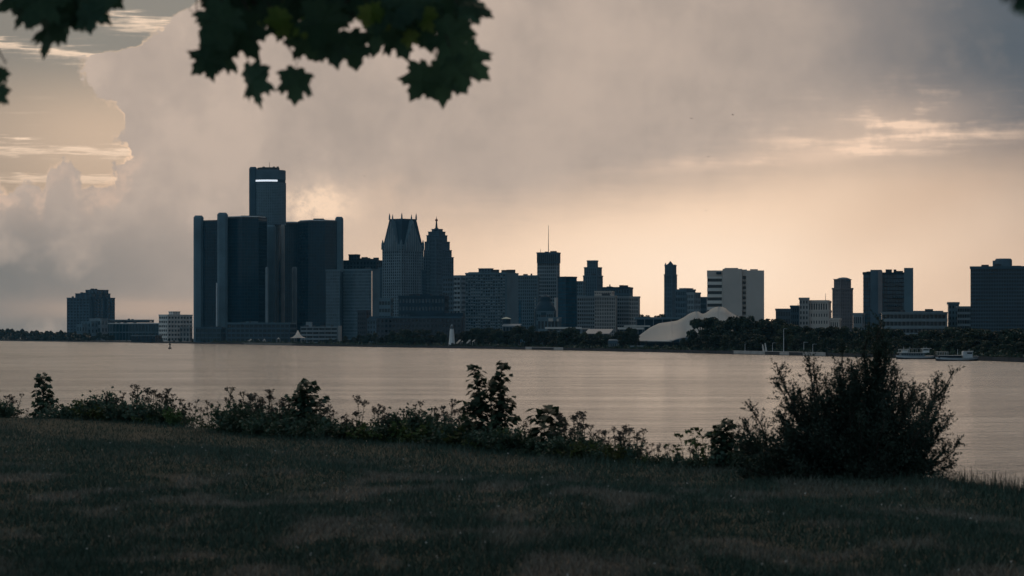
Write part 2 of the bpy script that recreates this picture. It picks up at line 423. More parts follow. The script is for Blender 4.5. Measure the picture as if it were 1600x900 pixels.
def make_grass(N=420000):
    # blades thin out with distance, where they hide one another
    Y = 14 + (1 - np.sqrt(rng.random(N))) ** 0.9 * 46
    k = (rng.random(N) * 1900 - 150 - 800) / F
    X = k * Y
    ey = np.interp(k * F + 800, [e[0] for e in EDGE], [1.6 * F / (e[1] - HV) for e in EDGE])
    keep = Y < ey + 0.7; X, Y, ey = X[keep], Y[keep], ey[keep]; n = len(X)
    Z = lawn_h(X, Y) - 0.01
    clump = 0.5 + 0.5 * np.sin(X * 3.1 + np.sin(Y * 1.7) * 2) * np.sin(Y * 2.3 + X)
    hgt = (0.030 + 0.05 * rng.random(n) ** 1.5) * (0.7 + 0.6 * clump)
    near_edge = np.clip(1 - (ey - Y) / 2.5, 0, 1); hgt *= 1 + 1.6 * near_edge * rng.random(n) ** 2
    tall = rng.random(n) < 0.004; hgt[tall] *= 2.2
    w = 0.0035 + 0.004 * rng.random(n); a = rng.random(n) * np.pi * 2
    lean = rng.normal(0, 0.45, (n, 2)) * hgt[:, None]
    V = np.empty((n, 3, 3), np.float32)
    V[:, 0] = np.stack([X - w * np.cos(a), Y - w * np.sin(a), Z], 1)
    V[:, 1] = np.stack([X + w * np.cos(a), Y + w * np.sin(a), Z], 1)
    V[:, 2] = np.stack([X + lean[:, 0], Y + lean[:, 1], Z + hgt], 1)
    me = np_mesh('grass', V.reshape(-1, 3), np.arange(n * 3).reshape(-1, 3), 'grass_blade')
    tag(obj('grass', me), 'short dry and green grass of the lawn', 'grass', kind='stuff')
make_grass()

# ------------------------------------------------------------------ the skyline
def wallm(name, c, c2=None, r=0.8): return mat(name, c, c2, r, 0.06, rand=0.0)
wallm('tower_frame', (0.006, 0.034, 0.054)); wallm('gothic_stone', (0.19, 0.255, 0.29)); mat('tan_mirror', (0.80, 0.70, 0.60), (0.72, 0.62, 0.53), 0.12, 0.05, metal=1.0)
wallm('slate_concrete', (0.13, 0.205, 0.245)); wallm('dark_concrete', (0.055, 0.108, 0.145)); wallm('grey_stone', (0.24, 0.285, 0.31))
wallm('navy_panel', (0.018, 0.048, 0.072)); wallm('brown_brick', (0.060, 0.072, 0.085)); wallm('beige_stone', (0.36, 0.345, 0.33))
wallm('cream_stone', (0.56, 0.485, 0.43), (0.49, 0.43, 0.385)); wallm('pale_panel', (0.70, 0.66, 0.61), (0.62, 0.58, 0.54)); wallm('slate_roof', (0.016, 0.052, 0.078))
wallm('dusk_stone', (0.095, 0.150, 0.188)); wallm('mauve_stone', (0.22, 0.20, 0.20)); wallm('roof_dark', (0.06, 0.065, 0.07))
mat('white_paint', (0.78, 0.77, 0.74), (0.68, 0.67, 0.65), 0.6, 0.3)
mat('white_metal', (0.74, 0.75, 0.76), (0.62, 0.63, 0.64), 0.35, 0.3)
mat('dark_metal', (0.04, 0.045, 0.05), None, 0.5, 1.0)
mat('lit_ring', (0.90, 0.95, 1.0), (0.85, 0.9, 1.0), 0.5, 0.4, emit=0.7)
mat('red_ball', (0.35, 0.08, 0.06), None, 0.5)
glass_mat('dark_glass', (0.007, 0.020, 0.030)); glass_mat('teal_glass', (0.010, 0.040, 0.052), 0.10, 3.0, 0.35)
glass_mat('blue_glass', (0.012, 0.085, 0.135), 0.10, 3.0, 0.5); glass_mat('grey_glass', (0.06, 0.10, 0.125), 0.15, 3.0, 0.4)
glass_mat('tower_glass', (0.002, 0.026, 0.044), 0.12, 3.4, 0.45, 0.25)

def block(root, xl, xc, xr, yt, Y, a=24, nf=12, bl=8, br=6, wall='slate_concrete', glass='dark_glass', pw=0.4, bw=0.4, proud=0.5,
          yb=None, cap=1.2, capm=None, bands=False, depth=None, plain=False, blind=''):
    """one upright mass. Near corner on bearing xc at distance Y, its left face runs to xl and its right face to xr.
    A glazed core stands behind real piers and floor bands."""
    a = R(a); C = P(xc, HV, Y); kl, kr = (xl - 800) / F, (xr - 800) / F
    dl = (-math.cos(a), math.sin(a)); dr = (math.sin(a), math.cos(a))
    wl = (C.x - kl * Y) / (math.cos(a) + kl * math.sin(a)) if xl < xc else (depth or 20)
    den = math.sin(a) - kr * math.cos(a)
    wr = (kr * Y - C.x) / den if (xr > xc and den > 0.02) else (depth or max(12, 0.7 * wl))
    wr = min(wr, 160)
    z0 = GZ if yb is None else P(0, yb, Y).z; z1 = P(0, yt, Y).z
    O = (C.x, C.y)
    if plain:
        return MB().obox(O, dl, 0, wl, dr, 0, wr, z0, z1).build('wall', wall, root)
    g = MB().obox(O, dl, 0.15, wl - 0.15, dr, 0.15, wr - 0.15, z0, z1 - 0.1).build('window_glass', glass, root)
    for side, d, w, nb, nrm in (('l', dl, wl, bl, (-dr[0], -dr[1])), ('r', dr, wr, br, (-dl[0], -dl[1]))):
        if side in blind:
            MB().obox(O, d, -0.02, w + 0.02, nrm, -0.1, proud * 1.05, z0, z1).build('wall_panel', wall, root); continue
        mb = MB(); sw = w / max(nb, 1); sh = (z1 - z0) / max(nf, 1)
        for i in range(nb + 1):
            c = i * sw; h = sw * pw / 2
            mb.obox(O, d, max(c - h, -proud * 0.9 if i == 0 else 0), min(c + h, w), nrm, -0.2, proud, z0, z1 - 0.02)
        if bands:
            fo = mb.build('facade', wall, root)
            for j in range(nf + 1):
                c = z0 + j * sh; h = sh * bw / 2
                MB().obox(O, d, -0.02, w + 0.02, nrm, -0.2, proud * 1.15, max(c - h, z0 + 0.01), min(c + h, z1 - 0.03)).build('floor_band', wall, fo)
        else:
            for j in range(nf + 1):
                c = z0 + j * sh; h = sh * bw / 2
                mb.obox(O, d, 0.01, w - 0.01, nrm, -0.2, proud * 0.8, max(c - h, z0 + 0.01), min(c + h, z1 - 0.03))
        if not bands: mb.build('facade', wall, root)
    if cap and wl > 14 and wr > 8:
        rq = random.Random(int(xl * 7 + yt * 3))
        for _ in range(rq.randint(2, 4)):
            s, q_ = rq.uniform(1.5, wl - 6), rq.uniform(1.0, max(1.5, min(wr, 14) - 6)); MB().obox(O, dl, s, s + rq.uniform(1.5, 4.5), dr, q_, q_ + rq.uniform(1.5, 4.5), z1 + cap - 0.2, z1 + cap + rq.uniform(0.5, 2.0)).build('roof_plant', 'roof_dark', root)
    if cap:
        MB().obox(O, dl, -proud - 0.3, wl + 0.3, dr, -proud - 0.3, wr + 0.3, z1 - 0.05, z1 + cap).build('parapet', capm or wall, root)
    return g
def bld(name, label, xc, Y, cat='building', group=None):
    p = P(xc, HV, Y); return thing(name, label, cat, (p.x, p.y, GZ), group)
def mast(root, x, y0, y1, Y, r=0.4, name='antenna', m='dark_metal'):
    MB().tube([P(x, y0 + 1.0, Y), P(x, (y0 + y1) / 2, Y), P(x, y1, Y)], [r, r * 0.7, r * 0.4], 5).build(name, m, root)
def clutter(root, x0, x1, y, Y, n, seed, hmax=3.2):
    """plant rooms and vents on a roof"""
    rr = random.Random(seed)
    for i in range(n):
        x = rr.uniform(x0, x1); w = rr.uniform(1.5, 4.5); p = P(x, y, Y)
        MB().box(p.x - w, p.x + w, p.y - w, p.y + w, p.z - 0.5, p.z + rr.uniform(1.0, hmax)).build('roof_plant', 'roof_dark', root)

# --- far left
b = bld('apartment_block', 'dark stepped-top tower block standing alone at the low wooded shore', 140, 4000)
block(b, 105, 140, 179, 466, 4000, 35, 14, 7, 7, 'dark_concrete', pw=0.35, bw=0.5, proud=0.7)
block(b, 118, 142, 172, 459, 4006, 35, 2, 3, 3, 'dark_concrete', yb=466, cap=0.8)
block(b, 134, 150, 169, 453.5, 4012, 35, 2, 3, 3, 'dusk_stone', yb=459, cap=0.8)
block(b, 142, 144, 148, 464, 3992, 35, 1, 1, 1, 'navy_panel', plain=True)  # dark boxes stand in for the shade of two upright recesses
block(b, 161, 163, 166, 464, 3990, 35, 1, 1, 1, 'navy_panel', plain=True)
b = bld('arena', 'long low arena with pale flat roof and upright fins', 205, 3720)
block(b, 166, 248, 262, 506, 3720, 8, 2, 16, 4, 'slate_concrete', 'teal_glass', pw=0.12, bw=0.12, proud=1.0, cap=1.2, capm='pale_panel')
block(b, 172, 232, 240, 500.5, 3740, 8, 1, 1, 1, 'roof_dark', yb=504, cap=1.0, capm='grey_stone', plain=False)
b = bld('concrete_hall', 'lumpy pale concrete hall with dark openings beside the arena', 150, 3650)
block(b, 127, 142, 153, 503, 3650, 20, 3, 3, 2, 'slate_concrete', pw=0.6, bw=0.5)
block(b, 140, 158, 168, 499, 3665, 20, 3, 3, 2, 'grey_stone', pw=0.55, bw=0.5)
block(b, 120, 128, 136, 508, 3630, 20, 2, 2, 2, 'slate_concrete', pw=0.6, bw=0.5)
b = bld('clinic', 'small white banded building with stepped roof next to the glass towers', 272, 3250)
block(b, 249, 262, 300, 493, 3250, 40, 6, 4, 8, 'pale_panel', pw=0.25, bw=0.5, proud=0.8, bands=True)
block(b, 264, 270, 281, 487.5, 3262, 40, 2, 2, 3, 'pale_panel', yb=493, pw=0.5, bw=0.6, cap=0.8)
block(b, 281, 296, 300, 512, 3190, 10, 3, 3, 2, 'beige_stone', pw=0.4, bw=0.4)
b = bld('boathouse', 'long low boathouse with pale roof at the far waterline', 228, 2980)
block(b, 205, 242, 252, 525, 2980, 8, 2, 6, 3, 'navy_panel', pw=0.3, bw=0.3, cap=0.7, capm='grey_stone')

# --- the glass tower complex
def shaft(root, x0, x1, yt, Y, m='slate_concrete', yb=None, name='shaft', dz=None):
    """a service shaft with chamfered corners and a bevelled head, ribbed floor by floor"""
    w = (x1 - x0) / F * Y; p = P((x0 + x1) / 2, yt, Y); c = w * 0.22; h = w / 2; dp = dz or w
    pts = [(-h + c, 0), (h - c, 0), (h, c), (h, dp - c), (h - c, dp), (-h + c, dp), (-h, dp - c), (-h, c)]
    pts = [(p.x + a, p.y + b_) for a, b_ in pts]; z0 = GZ if yb is None else P(0, yb, Y).z
    sh = MB().prism(pts, z0, p.z - 2.0).build(name, m, root); root = sh
    MB().prism(pts, p.z - 2.01, p.z, [(p.x + (x - p.x) * 0.7, p.y + dp / 2 + (y - p.y - dp / 2) * 0.7) for x, y in pts]).build('shaft_head', m, root)
    n = int((p.z - z0) / 4.2); r = MB()
    cx, cy = p.x, p.y + dp / 2
    for i in range(1, n):
        z = z0 + i * 4.2; q = [(cx + (x - cx) * 1.02, cy + (y - cy) * 1.02) for x, y in pts]
        r.prism(q, z, z + 0.5)
    tag(r.build('shaft_rib', m, root), kind='stuff')
def glass_tower(root, pl, yt, Yb, floors, rim=True, m='tower_glass', fr='tower_frame'):
    """pl: plan as (bearing, distance), front edge left to right; closed at distance Yb"""
    front = [((x - 800) / F * Y, Y) for x, Y in pl]
    z1 = P(0, yt, pl[len(pl) // 2][1]).z
    plan = front + [((pl[-1][0] - 800) / F * Yb, Yb), ((pl[0][0] - 800) / F * Yb, Yb)]
    cw = MB().prism(plan, GZ, z1).build('curtain_wall', m, root)
    ln = MB()
    for j in range(1, floors):
        z = GZ + (z1 - GZ) * j / floors
        for (xa, ya), (xb, yb) in zip(front, front[1:]):
            L = math.hypot(xb - xa, yb - ya); d = ((xb - xa) / L, (yb - ya) / L); nrm = (d[1], -d[0])
            ln.obox((xa, ya), d, 0, L, nrm, -0.1, 0.16, z - 0.25, z + 0.25)
    for (xa, ya), (xb, yb) in zip(front, front[1:]):
        L = math.hypot(xb - xa, yb - ya); d = ((xb - xa) / L, (yb - ya) / L); nrm = (d[1], -d[0]); k = max(1, int(L / 2.6))
        for i in range(k + 1): ln.obox((xa, ya), d, L * i / k - 0.12, L * i / k + 0.12, nrm, -0.1, 0.2, GZ, z1 - 0.02)
    tag(ln.build('mullion', fr, cw), kind='stuff')
    cx = sum(p[0] for p in plan) / len(plan); cy = sum(p[1] for p in plan) / len(plan)
    MB().prism([(cx + (x - cx) * 1.012, cy + (y - cy) * 1.012) for x, y in plan], z1, z1 + 1.6).build('parapet', 'roof_dark', root)
    if rim: MB().prism([(cx + (x - cx) * 0.93, cy + (y - cy) * 0.93) for x, y in plan], z1 + 1.6, z1 + 2.6).build('sunlit_roof_rim', 'white_paint', root)  # white colour stands in for sunlight on the roof edge
    return z1

b = bld('glass_tower', 'dark glass tower with two pale corner shafts left of the round tower', 360, 2950)
glass_tower(b, [(314, 2962), (342, 2950)], 346, 3000, 36, False)
glass_tower(b, [(350, 2940), (378, 2925), (404, 2930), (417, 2950)], 341.5, 3000, 37)
shaft(b, 302, 317, 336.5, 2958); shaft(b, 339, 355, 332, 2926)
MB().prism([(P(x, 0, Y).x, Y) for x, Y in ((376, 2955), (411, 2955), (408, 2985), (380, 2985))], P(0, 340, 2950).z, P(0, 336.5, 2950).z).build('penthouse', 'roof_dark', b)
MB().box(P(338.2, 0, 2922).x, P(339.6, 0, 2922).x, 2918, 2924, GZ, P(0, 442, 2922).z).build('light_strip_column', 'white_metal', b)

b = bld('round_tower', 'tallest round glass tower with a glowing white ring below its crown', 419, 3060)
cc = P(420, HV, 3060); cx, cy = cc.x, cc.y; Rr = 26.5 / F * 3060
zt, zr, zd = P(0, 267, 3060).z, P(0, 283.5, 3060).z, P(0, 350, 3060).z
MB().lathe([(Rr, zd), (Rr, zr - 1.6)], (cx, cy), 48).build('drum', 'blue_glass' if False else 'grey_glass', b, smooth=False)
MB().lathe([(Rr * 0.985, zr - 1.65), (Rr * 0.985, zr + 1.6)], (cx, cy), 48).build('ring_recess', 'navy_panel', b)
MB().lathe([(Rr, zr + 1.55), (Rr, zt), (Rr * 0.97, zt + 0.4), (Rr * 0.8, zt + 0.6)], (cx, cy), 48).build('crown', 'dusk_stone', b); crown = b.children[-1]
MB().lathe([(Rr * 0.66, zt + 0.5), (Rr * 0.66, zt + 3.0), (Rr * 0.6, zt + 3.4)], (cx - 0.5, cy), 32).build('roof_drum', 'roof_dark', b)
MB().lathe([(Rr + 0.25, zr - 0.95), (Rr + 0.25, zr + 0.95)], (cx, cy), 40, R(188), R(305), cap=False).build('light_ring', 'lit_ring', crown)
ribs = MB()
for j in range(26):
    z = zd + (zr - zd - 2) * j / 26; ribs.lathe([(Rr + 0.2, z), (Rr + 0.2, z + 0.7)], (cx, cy), 48, cap=True)
for k in range(48):
    a = 2 * math.pi * k / 48; d = (math.cos(a), math.sin(a)); ribs.obox((cx, cy), d, Rr - 0.3, Rr + 0.3, (-d[1], d[0]), -0.35, 0.35, zd, zr - 1.7)
tag(ribs.build('mullion', 'slate_concrete', b), kind='stuff')
MB().lathe([(Rr * 0.80, GZ), (Rr * 0.80, zd + 0.5)], (cx, cy), 40).build('core', 'tower_glass', b)
MB().lathe([(Rr * 1.02, zd - 1.2), (Rr * 1.02, zd + 0.4)], (cx, cy), 48).build('drum_sill', 'dusk_stone', b)
shaft(b, 415, 430, 351, 3034, 'slate_concrete', name='pier'); shaft(b, 438.5, 444.5, 351, 3040, 'beige_stone', name='pier')
shaft(b, 389, 401, 260.5, 3046, 'dark_concrete'); mast(b, 421, 266, 253, 3060, 0.35)
for q in (412, 428, 434): MB().box(P(q, 0, 3060).x - 1.2, P(q, 0, 3060).x + 1.2, cy - 1.2, cy + 1.2, zt + 3, zt + 4.6).build('roof_plant', 'roof_dark', b)

b = bld('glass_tower', 'plain dark glass tower tucked just right of the round tower', 456, 3120)
glass_tower(b, [(444, 3110), (468, 3104), (486, 3110)], 350, 3160, 36)
MB().box(P(447, 0, 3120).x, P(462, 0, 3120).x, 3125, 3140, P(0, 350, 3120).z, P(0, 346, 3120).z).build('penthouse', 'roof_dark', b)
shaft(b, 456, 463.5, 417, 3080, 'grey_stone')
b = bld('glass_tower', 'broad dark glass tower with one pale shaft on its right corner', 495, 2960)
glass_tower(b, [(466, 2975), (482, 2958), (508, 2955), (526, 2968)], 347, 3020, 37)
MB().box(P(488, 0, 2960).x, P(504, 0, 2960).x, 2975, 2990, P(0, 346, 2960).z, P(0, 340.5, 2960).z).build('penthouse', 'roof_dark', b)
shaft(b, 523.5, 536, 338.5, 2968, 'slate_concrete')
b = bld('glass_tower', 'slim pale-framed glass lift tower between the dark glass towers', 414, 2900)
shaft(b, 414.5, 419, 417, 2900, 'grey_stone')

b = bld('podium', 'wide dark podium with pale roof edge below the glass towers', 405, 2760)
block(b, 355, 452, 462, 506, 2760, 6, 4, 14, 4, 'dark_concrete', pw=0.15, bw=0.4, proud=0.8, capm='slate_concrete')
block(b, 384, 398, 402, 503.5, 2770, 6, 1, 2, 1, 'slate_concrete', yb=506, cap=0.8)
block(b, 306, 345, 352, 513, 2800, 6, 3, 6, 3, 'dark_concrete', 'teal_glass', pw=0.1, bw=0.3)
b = bld('parking_garage', 'open parking garage with pale horizontal decks and end stair tower', 500, 2560)
block(b, 470, 527, 532, 511, 2560, 6, 4, 6, 3, 'grey_stone', 'dark_glass', pw=0.06, bw=0.42, proud=0.9, bands=True, cap=0.4)
block(b, 528, 532, 534, 509, 2552, 6, 1, 1, 1, 'beige_stone', plain=True)
block(b, 478, 486, 488, 503, 2575, 6, 1, 1, 1, 'grey_stone', yb=511, plain=True)

# --- between the glass towers and the gothic tower
b = bld('office_slab', 'pair of slate glass office slabs split by a dark slot, one tan edge', 550, 2700)
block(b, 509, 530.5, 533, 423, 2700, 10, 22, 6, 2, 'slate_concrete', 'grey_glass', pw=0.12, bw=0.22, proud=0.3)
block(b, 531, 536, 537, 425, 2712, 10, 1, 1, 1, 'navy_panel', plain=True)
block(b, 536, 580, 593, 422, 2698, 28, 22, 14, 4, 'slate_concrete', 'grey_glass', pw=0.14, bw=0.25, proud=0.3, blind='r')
MB().prism([(P(x, 0, Y).x, Y) for x, Y in ((580.6, 2697), (593, 2722.5), (593, 2723.5), (580.6, 2698))], P(0, 494, 2700).z, P(0, 423.5, 2700).z).build('mirror_panel', 'tan_mirror', b)  # tan tint stands in for bright sky reflected in the glass
b = bld('office_block', 'dark flat-roofed block with a raised box behind the slate slabs', 565, 3060)
block(b, 536, 588, 600, 408, 3060, 18, 20, 10, 4, 'navy_panel', pw=0.4, bw=0.4)
block(b, 545, 557, 562, 399, 3068, 18, 2, 3, 2, 'navy_panel', yb=408)
clutter(b, 566, 592, 406, 3085, 6, 3)

b = bld('gothic_tower', 'gothic office tower with steep gabled roof and four small spires', 628, 2880)
Yg = 2880
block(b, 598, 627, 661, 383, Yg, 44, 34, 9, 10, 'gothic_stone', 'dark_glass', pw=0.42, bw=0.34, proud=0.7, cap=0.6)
block(b, 592, 600, 606, 420, Yg + 22, 44, 24, 3, 3, 'dark_concrete', pw=0.4, bw=0.35)
block(b, 655, 659, 665, 424, Yg + 20, 44, 24, 3, 3, 'dark_concrete', pw=0.4, bw=0.35)
a = R(44); dl = (-math.cos(a), math.sin(a)); dr = (math.sin(a), math.cos(a)); C0 = P(627, HV, Yg); O = (C0.x, C0.y)
kl = (598 - 800) / F; wl = (O[0] - kl * Yg) / (math.cos(a) + kl * math.sin(a)); kr = (661 - 800) / F; wr = (kr * Yg - O[0]) / (math.sin(a) - kr * math.cos(a))
def q2(s, t): return (O[0] + dl[0] * s + dr[0] * t, O[1] + dl[1] * s + dr[1] * t)
z0, z1 = P(0, 383, Yg).z, P(0, 341, Yg).z
i = 0.17
MB().prism([q2(0.3, 0.3), q2(0.3, wr - .3), q2(wl - .3, wr - .3), q2(wl - .3, 0.3)], z0, z1, [q2(wl * i, wr * i), q2(wl * i, wr * (1 - i)), q2(wl * (1 - i), wr * (1 - i)), q2(wl * (1 - i), wr * i)]).build('roof', 'slate_roof', b)
def gable(side):
    w = wl if side == 'l' else wr
    pt = (lambda s, n: q2(s, n)) if side == 'l' else (lambda s, n: q2(n, s))
    zg = P(0, 344, Yg).z; zm = z0 - 6; mb = MB(); tri = [(w * 0.14, zm), (w * 0.86, zm), (w * 0.86, z0), (w * 0.5, zg), (w * 0.14, z0)]
    f0 = [(*pt(s, -1.2), z) for s, z in tri]; f1 = [(*pt(s, w * 0.3), z) for s, z in tri]
    mb.add(f0 + f1, [tuple(range(5)), tuple(reversed(range(5, 10)))] + [(k, 5 + k, 5 + (k + 1) % 5, (k + 1) % 5) for k in range(5)]).build('gable', 'slate_concrete', b)
    rb = MB()
    for k in range(7):
        s = w * (0.2 + 0.1 * k); zz = z0 + (zg - z0) * (1 - abs(s - w * 0.5) / (w * 0.36)) - 1.0
        d = (dl if side == 'l' else dr); nrm = ((-dr[0], -dr[1]) if side == 'l' else (-dl[0], -dl[1]))
        rb.obox(pt(s, -1.2), d, -0.45, 0.45, nrm, -0.1, 0.7, zm, max(zz, zm + 2))
    rb.build('gable_rib', 'grey_stone', b)
    x, y = pt(w * 0.5, 1.0)
    MB().tube([(x, y, zg - 2), (x, y, zg + 3), (x, y, zg + 6.5)], [1.0, 0.8, 0.1], 5).build('spire', 'slate_concrete', b)
gable('l'); gable('r')
for s, t_ in ((wl * i, wr * (1 - i)), (wl * (1 - i), wr * i), (wl * i, wr * i)):
    x, y = q2(s, t_); MB().tube([(x, y, z1 - 1), (x, y, z1 + 3), (x, y, z1 + 6)], [1.0, 0.8, 0.1], 5).build('spire', 'slate_concrete', b)
for s, t_ in ((0, wr), (wl, 0), (0, 0)):
    x, y = q2(s, t_); MB().tube([(x, y, z0 - 4), (x, y, z0 + 2), (x, y, z0 + 6)], [1.6, 1.4, 0.2], 5).build('corner_turret', 'slate_concrete', b)

b = bld('stepped_tower', 'stepped art deco tower with a ball-topped spire behind the gothic tower', 683, 3180)
for (l, c, r_, t_, yb, dY, n) in ((662, 690, 708, 402, None, 0, 26), (662.5, 688, 705, 391, 402, 5, 3), (664, 688, 702, 378, 391, 9, 4), (667, 686, 698, 368, 378, 13, 3), (669.5, 686, 695, 362.5, 368, 17, 2), (675, 684, 691, 358.5, 362.5, 22, 1)):
    block(b, l, c, r_, t_, 3180 + dY, 30, n, 8, 6, 'dusk_stone', pw=0.5, bw=0.35, proud=0.7, yb=yb, cap=0.7)
block(b, 672, 681, 690, 374, 3166, 30, 28, 4, 3, 'dusk_stone', pw=0.5, bw=0.3, proud=0.7)
sp = [P(682, y, 3204) for y in (359, 352, 345, 340)]
MB().tube(sp, [1.8, 1.1, 0.7, 0.3], 6).build('spire', 'dark_metal', b); mast(b, 682, 341, 337.5, 3204, 0.25)
zb = P(682, 344, 3204); MB().lathe([(0.1, zb.z - 1.6), (1.2, zb.z - 1.1), (1.6, zb.z), (1.2, zb.z + 1.1), (0.1, zb.z + 1.6)], (zb.x, zb.y), 10).build('ball', 'red_ball', b, smooth=True)
MB().lathe([(3.0, P(0, 361, 3204).z), (2.8, P(0, 358, 3204).z), (1.6, P(0, 356, 3204).z)], (zb.x, zb.y), 8).build('spire_base', 'slate_roof', b)

# --- row in front of them
b = bld('brick_warehouse', 'long dark brick waterfront building with pale window bands behind the lighthouse', 620, 2180)
block(b, 577, 720, 722, 497, 2180, 7, 5, 24, 6, 'brown_brick', 'dark_glass', pw=0.4, bw=0.5, capm='dark_concrete')
block(b, 559, 572, 578, 487, 2200, 10, 7, 4, 2, 'brown_brick', pw=0.4, bw=0.5)
block(b, 574, 587, 588, 500, 2150, 10, 5, 3, 1, 'dusk_stone', pw=0.4, bw=0.5)
block(b, 640, 724, 726, 489, 2210, 10, 1, 8, 3, 'navy_panel', plain=True)
b = bld('apartment_block', 'teal block with rows of small pale windows at the gothic tower foot', 660, 2380)
block(b, 623, 694, 700, 464, 2380, 10, 6, 14, 3, 'navy_panel', 'grey_glass', pw=0.42, bw=0.5)
block(b, 592, 610, 613, 468, 2400, 10, 6, 4, 2, 'slate_concrete', 'teal_glass', pw=0.15, bw=0.5)
block(b, 640, 672, 676, 459.5, 2390, 10, 1, 1, 1, 'navy_panel', yb=464, plain=True)
b = bld('office_block', 'grey block with bright floor bands left of the balcony slab', 710, 2620)
block(b, 692, 711, 712, 434, 2620, 12, 14, 5, 2, 'dusk_stone', pw=0.3, bw=0.45)
block(b, 710, 720, 728, 432, 2600, 40, 14, 2, 4, 'grey_stone', 'dark_glass', pw=0.15, bw=0.5, proud=0.9, bands=True)
b = bld('balcony_slab', 'broad apartment slab with a close grid of balconies and raised roof box', 765, 2400)
block(b, 728, 790, 808, 428, 2400, 20, 22, 16, 4, 'slate_concrete', 'dark_glass', pw=0.22, bw=0.38, proud=1.0, blind='r')
block(b, 733, 748, 752, 426, 2412, 20, 1, 3, 2, 'slate_concrete', yb=429, cap=0.5)
block(b, 748, 766, 770, 420, 2420, 20, 2, 4, 2, 'dusk_stone', yb=428, cap=0.5)
clutter(b, 774, 800, 427, 2425, 4, 5)
rr = random.Random(11); a20 = R(20); C0 = P(790, HV, 2400); z1 = P(0, 428, 2400).z
bal = MB()
for fl in range(22):
    for k in range(16):
        if rr.random() < 0.55:
            s = (k + 0.15) * 2400 * (62 / F) / math.cos(a20) / 16; zf = GZ + (z1 - GZ) * (fl + 0.1) / 22
            bal.obox((C0.x, C0.y), (-math.cos(a20), math.sin(a20)), s, s + 1.5, (-math.sin(a20), -math.cos(a20)), 1.1, 1.6, zf, zf + 1.1)
tag(bal.build('balcony', 'grey_stone', b), kind='stuff')
b = bld('office_block', 'plain gridded office block between balcony slab and antenna tower', 824, 2740)
block(b, 803, 839, 842, 432, 2740, 8, 20, 11, 2, 'slate_concrete', 'dark_glass', pw=0.35, bw=0.35)
block(b, 811, 813.5, 815, 470, 2700, 8, 1, 1, 1, 'blue_glass', plain=True)
b = bld('antenna_tower', 'square office tower with tall ribs, base strips painted as lit and roof antenna', 857, 2800)
block(b, 839.5, 869, 874, 399, 2800, 14, 24, 10, 3, 'grey_stone', 'dark_glass', pw=0.3, bw=0.36, proud=0.5, cap=0)
block(b, 839, 869.5, 874.5, 396, 2797, 14, 1, 10, 3, 'dark_concrete', 'dark_glass', pw=0.35, bw=0.2, yb=411, proud=0.8)
mast(b, 857, 396, 352, 2815, 0.42); mast(b, 844.5, 396, 389, 2805, 0.3); mast(b, 868, 396, 393, 2815, 0.25)
block(b, 834, 837, 839, 465, 2740, 20, 1, 1, 1, 'cream_stone', plain=True); block(b, 866, 869, 872, 465, 2740, 20, 1, 1, 1, 'cream_stone', plain=True)  # pale boxes stand in for strips of light on the lower sides
b = bld('domed_hall', 'dark bell-roofed hall in front of the antenna tower', 852, 2500)
p = P(852, HV, 2500); zz = lambda y: P(0, y, 2500).z
MB().lathe([(9.5, GZ), (9.5, zz(490)), (9.2, zz(484)), (7.8, zz(478)), (6.2, zz(474)), (5.0, zz(471)), (4.6, zz(466)), (4.2, zz(463.5)), (2.0, zz(461.5)), (0.2, zz(459.5))], (p.x, p.y), 20).build('bell_roof', 'slate_roof', b)
block(b, 838, 864, 868, 488, 2490, 10, 3, 8, 2, 'slate_concrete', pw=0.3, bw=0.4)
b = bld('corner_shop', 'low pale shop row with bright bay windows below the antenna tower', 858, 2250)
block(b, 840, 872, 876, 498, 2250, 8, 2, 6, 2, 'slate_concrete', pw=0.3, bw=0.4)
for x0, x1, y0, y1 in ((857, 864, 497.5, 502), (870, 873, 498, 502)):
    MB().box(P(x0, 0, 2245).x, P(x1, 0, 2245).x, 2244, 2248, P(0, y1, 2245).z, P(0, y0, 2245).z).build('bay_window', 'cream_stone', b)
b = bld('glass_block', 'dark blue glass block with flat roof right of the antenna tower', 888, 2620)
block(b, 872, 884, 901, 434, 2620, 45, 18, 6, 8, 'navy_panel', 'blue_glass', pw=0.1, bw=0.2, proud=0.25)
block(b, 882, 890, 900, 432, 2630, 45, 1, 1, 1, 'navy_panel', yb=434, plain=True)
b = bld('office_block', 'narrow grey block squeezed between glass block and stepped brick tower', 906, 2760)
block(b, 898, 910, 914, 441, 2760, 15, 18, 4, 2, 'slate_concrete', pw=0.4, bw=0.4)
b = bld('stepped_tower', 'narrow stepped brick tower with square flat top behind the beige office', 926, 2980)
for (l, c, r_, t_, yb, dY, n) in ((911.5, 932, 941, 432, None, 0, 20), (913, 932, 939.5, 419, 432, 6, 3), (917.5, 930, 933.5, 408.5, 419, 12, 2)):
    block(b, l, c, r_, t_, 2980 + dY, 22, n, 6, 3, 'dusk_stone', pw=0.55, bw=0.3, proud=0.7, yb=yb)
b = bld('beige_office', 'beige many-windowed office of joined blocks left of the white tent', 950, 2120)
block(b, 902, 929, 931, 465, 2140, 6, 12, 8, 1, 'grey_stone', pw=0.3, bw=0.42)
block(b, 929, 961, 963, 464.5, 2110, 6, 13, 12, 1, 'beige_stone', pw=0.45, bw=0.3)
block(b, 961, 985, 987, 465, 2140, 6, 12, 7, 1, 'grey_stone', pw=0.25, bw=0.42)
block(b, 984, 997, 999, 465.5, 2120, 12, 12, 4, 2, 'beige_stone', pw=0.4, bw=0.35)
block(b, 929, 955, 959, 456, 2160, 6, 2, 9, 2, 'cream_stone', yb=465, pw=0.5, bw=0.5, cap=0.6)
b = bld('office_block', 'dark green-roofed block rising behind the beige office', 965, 2500)
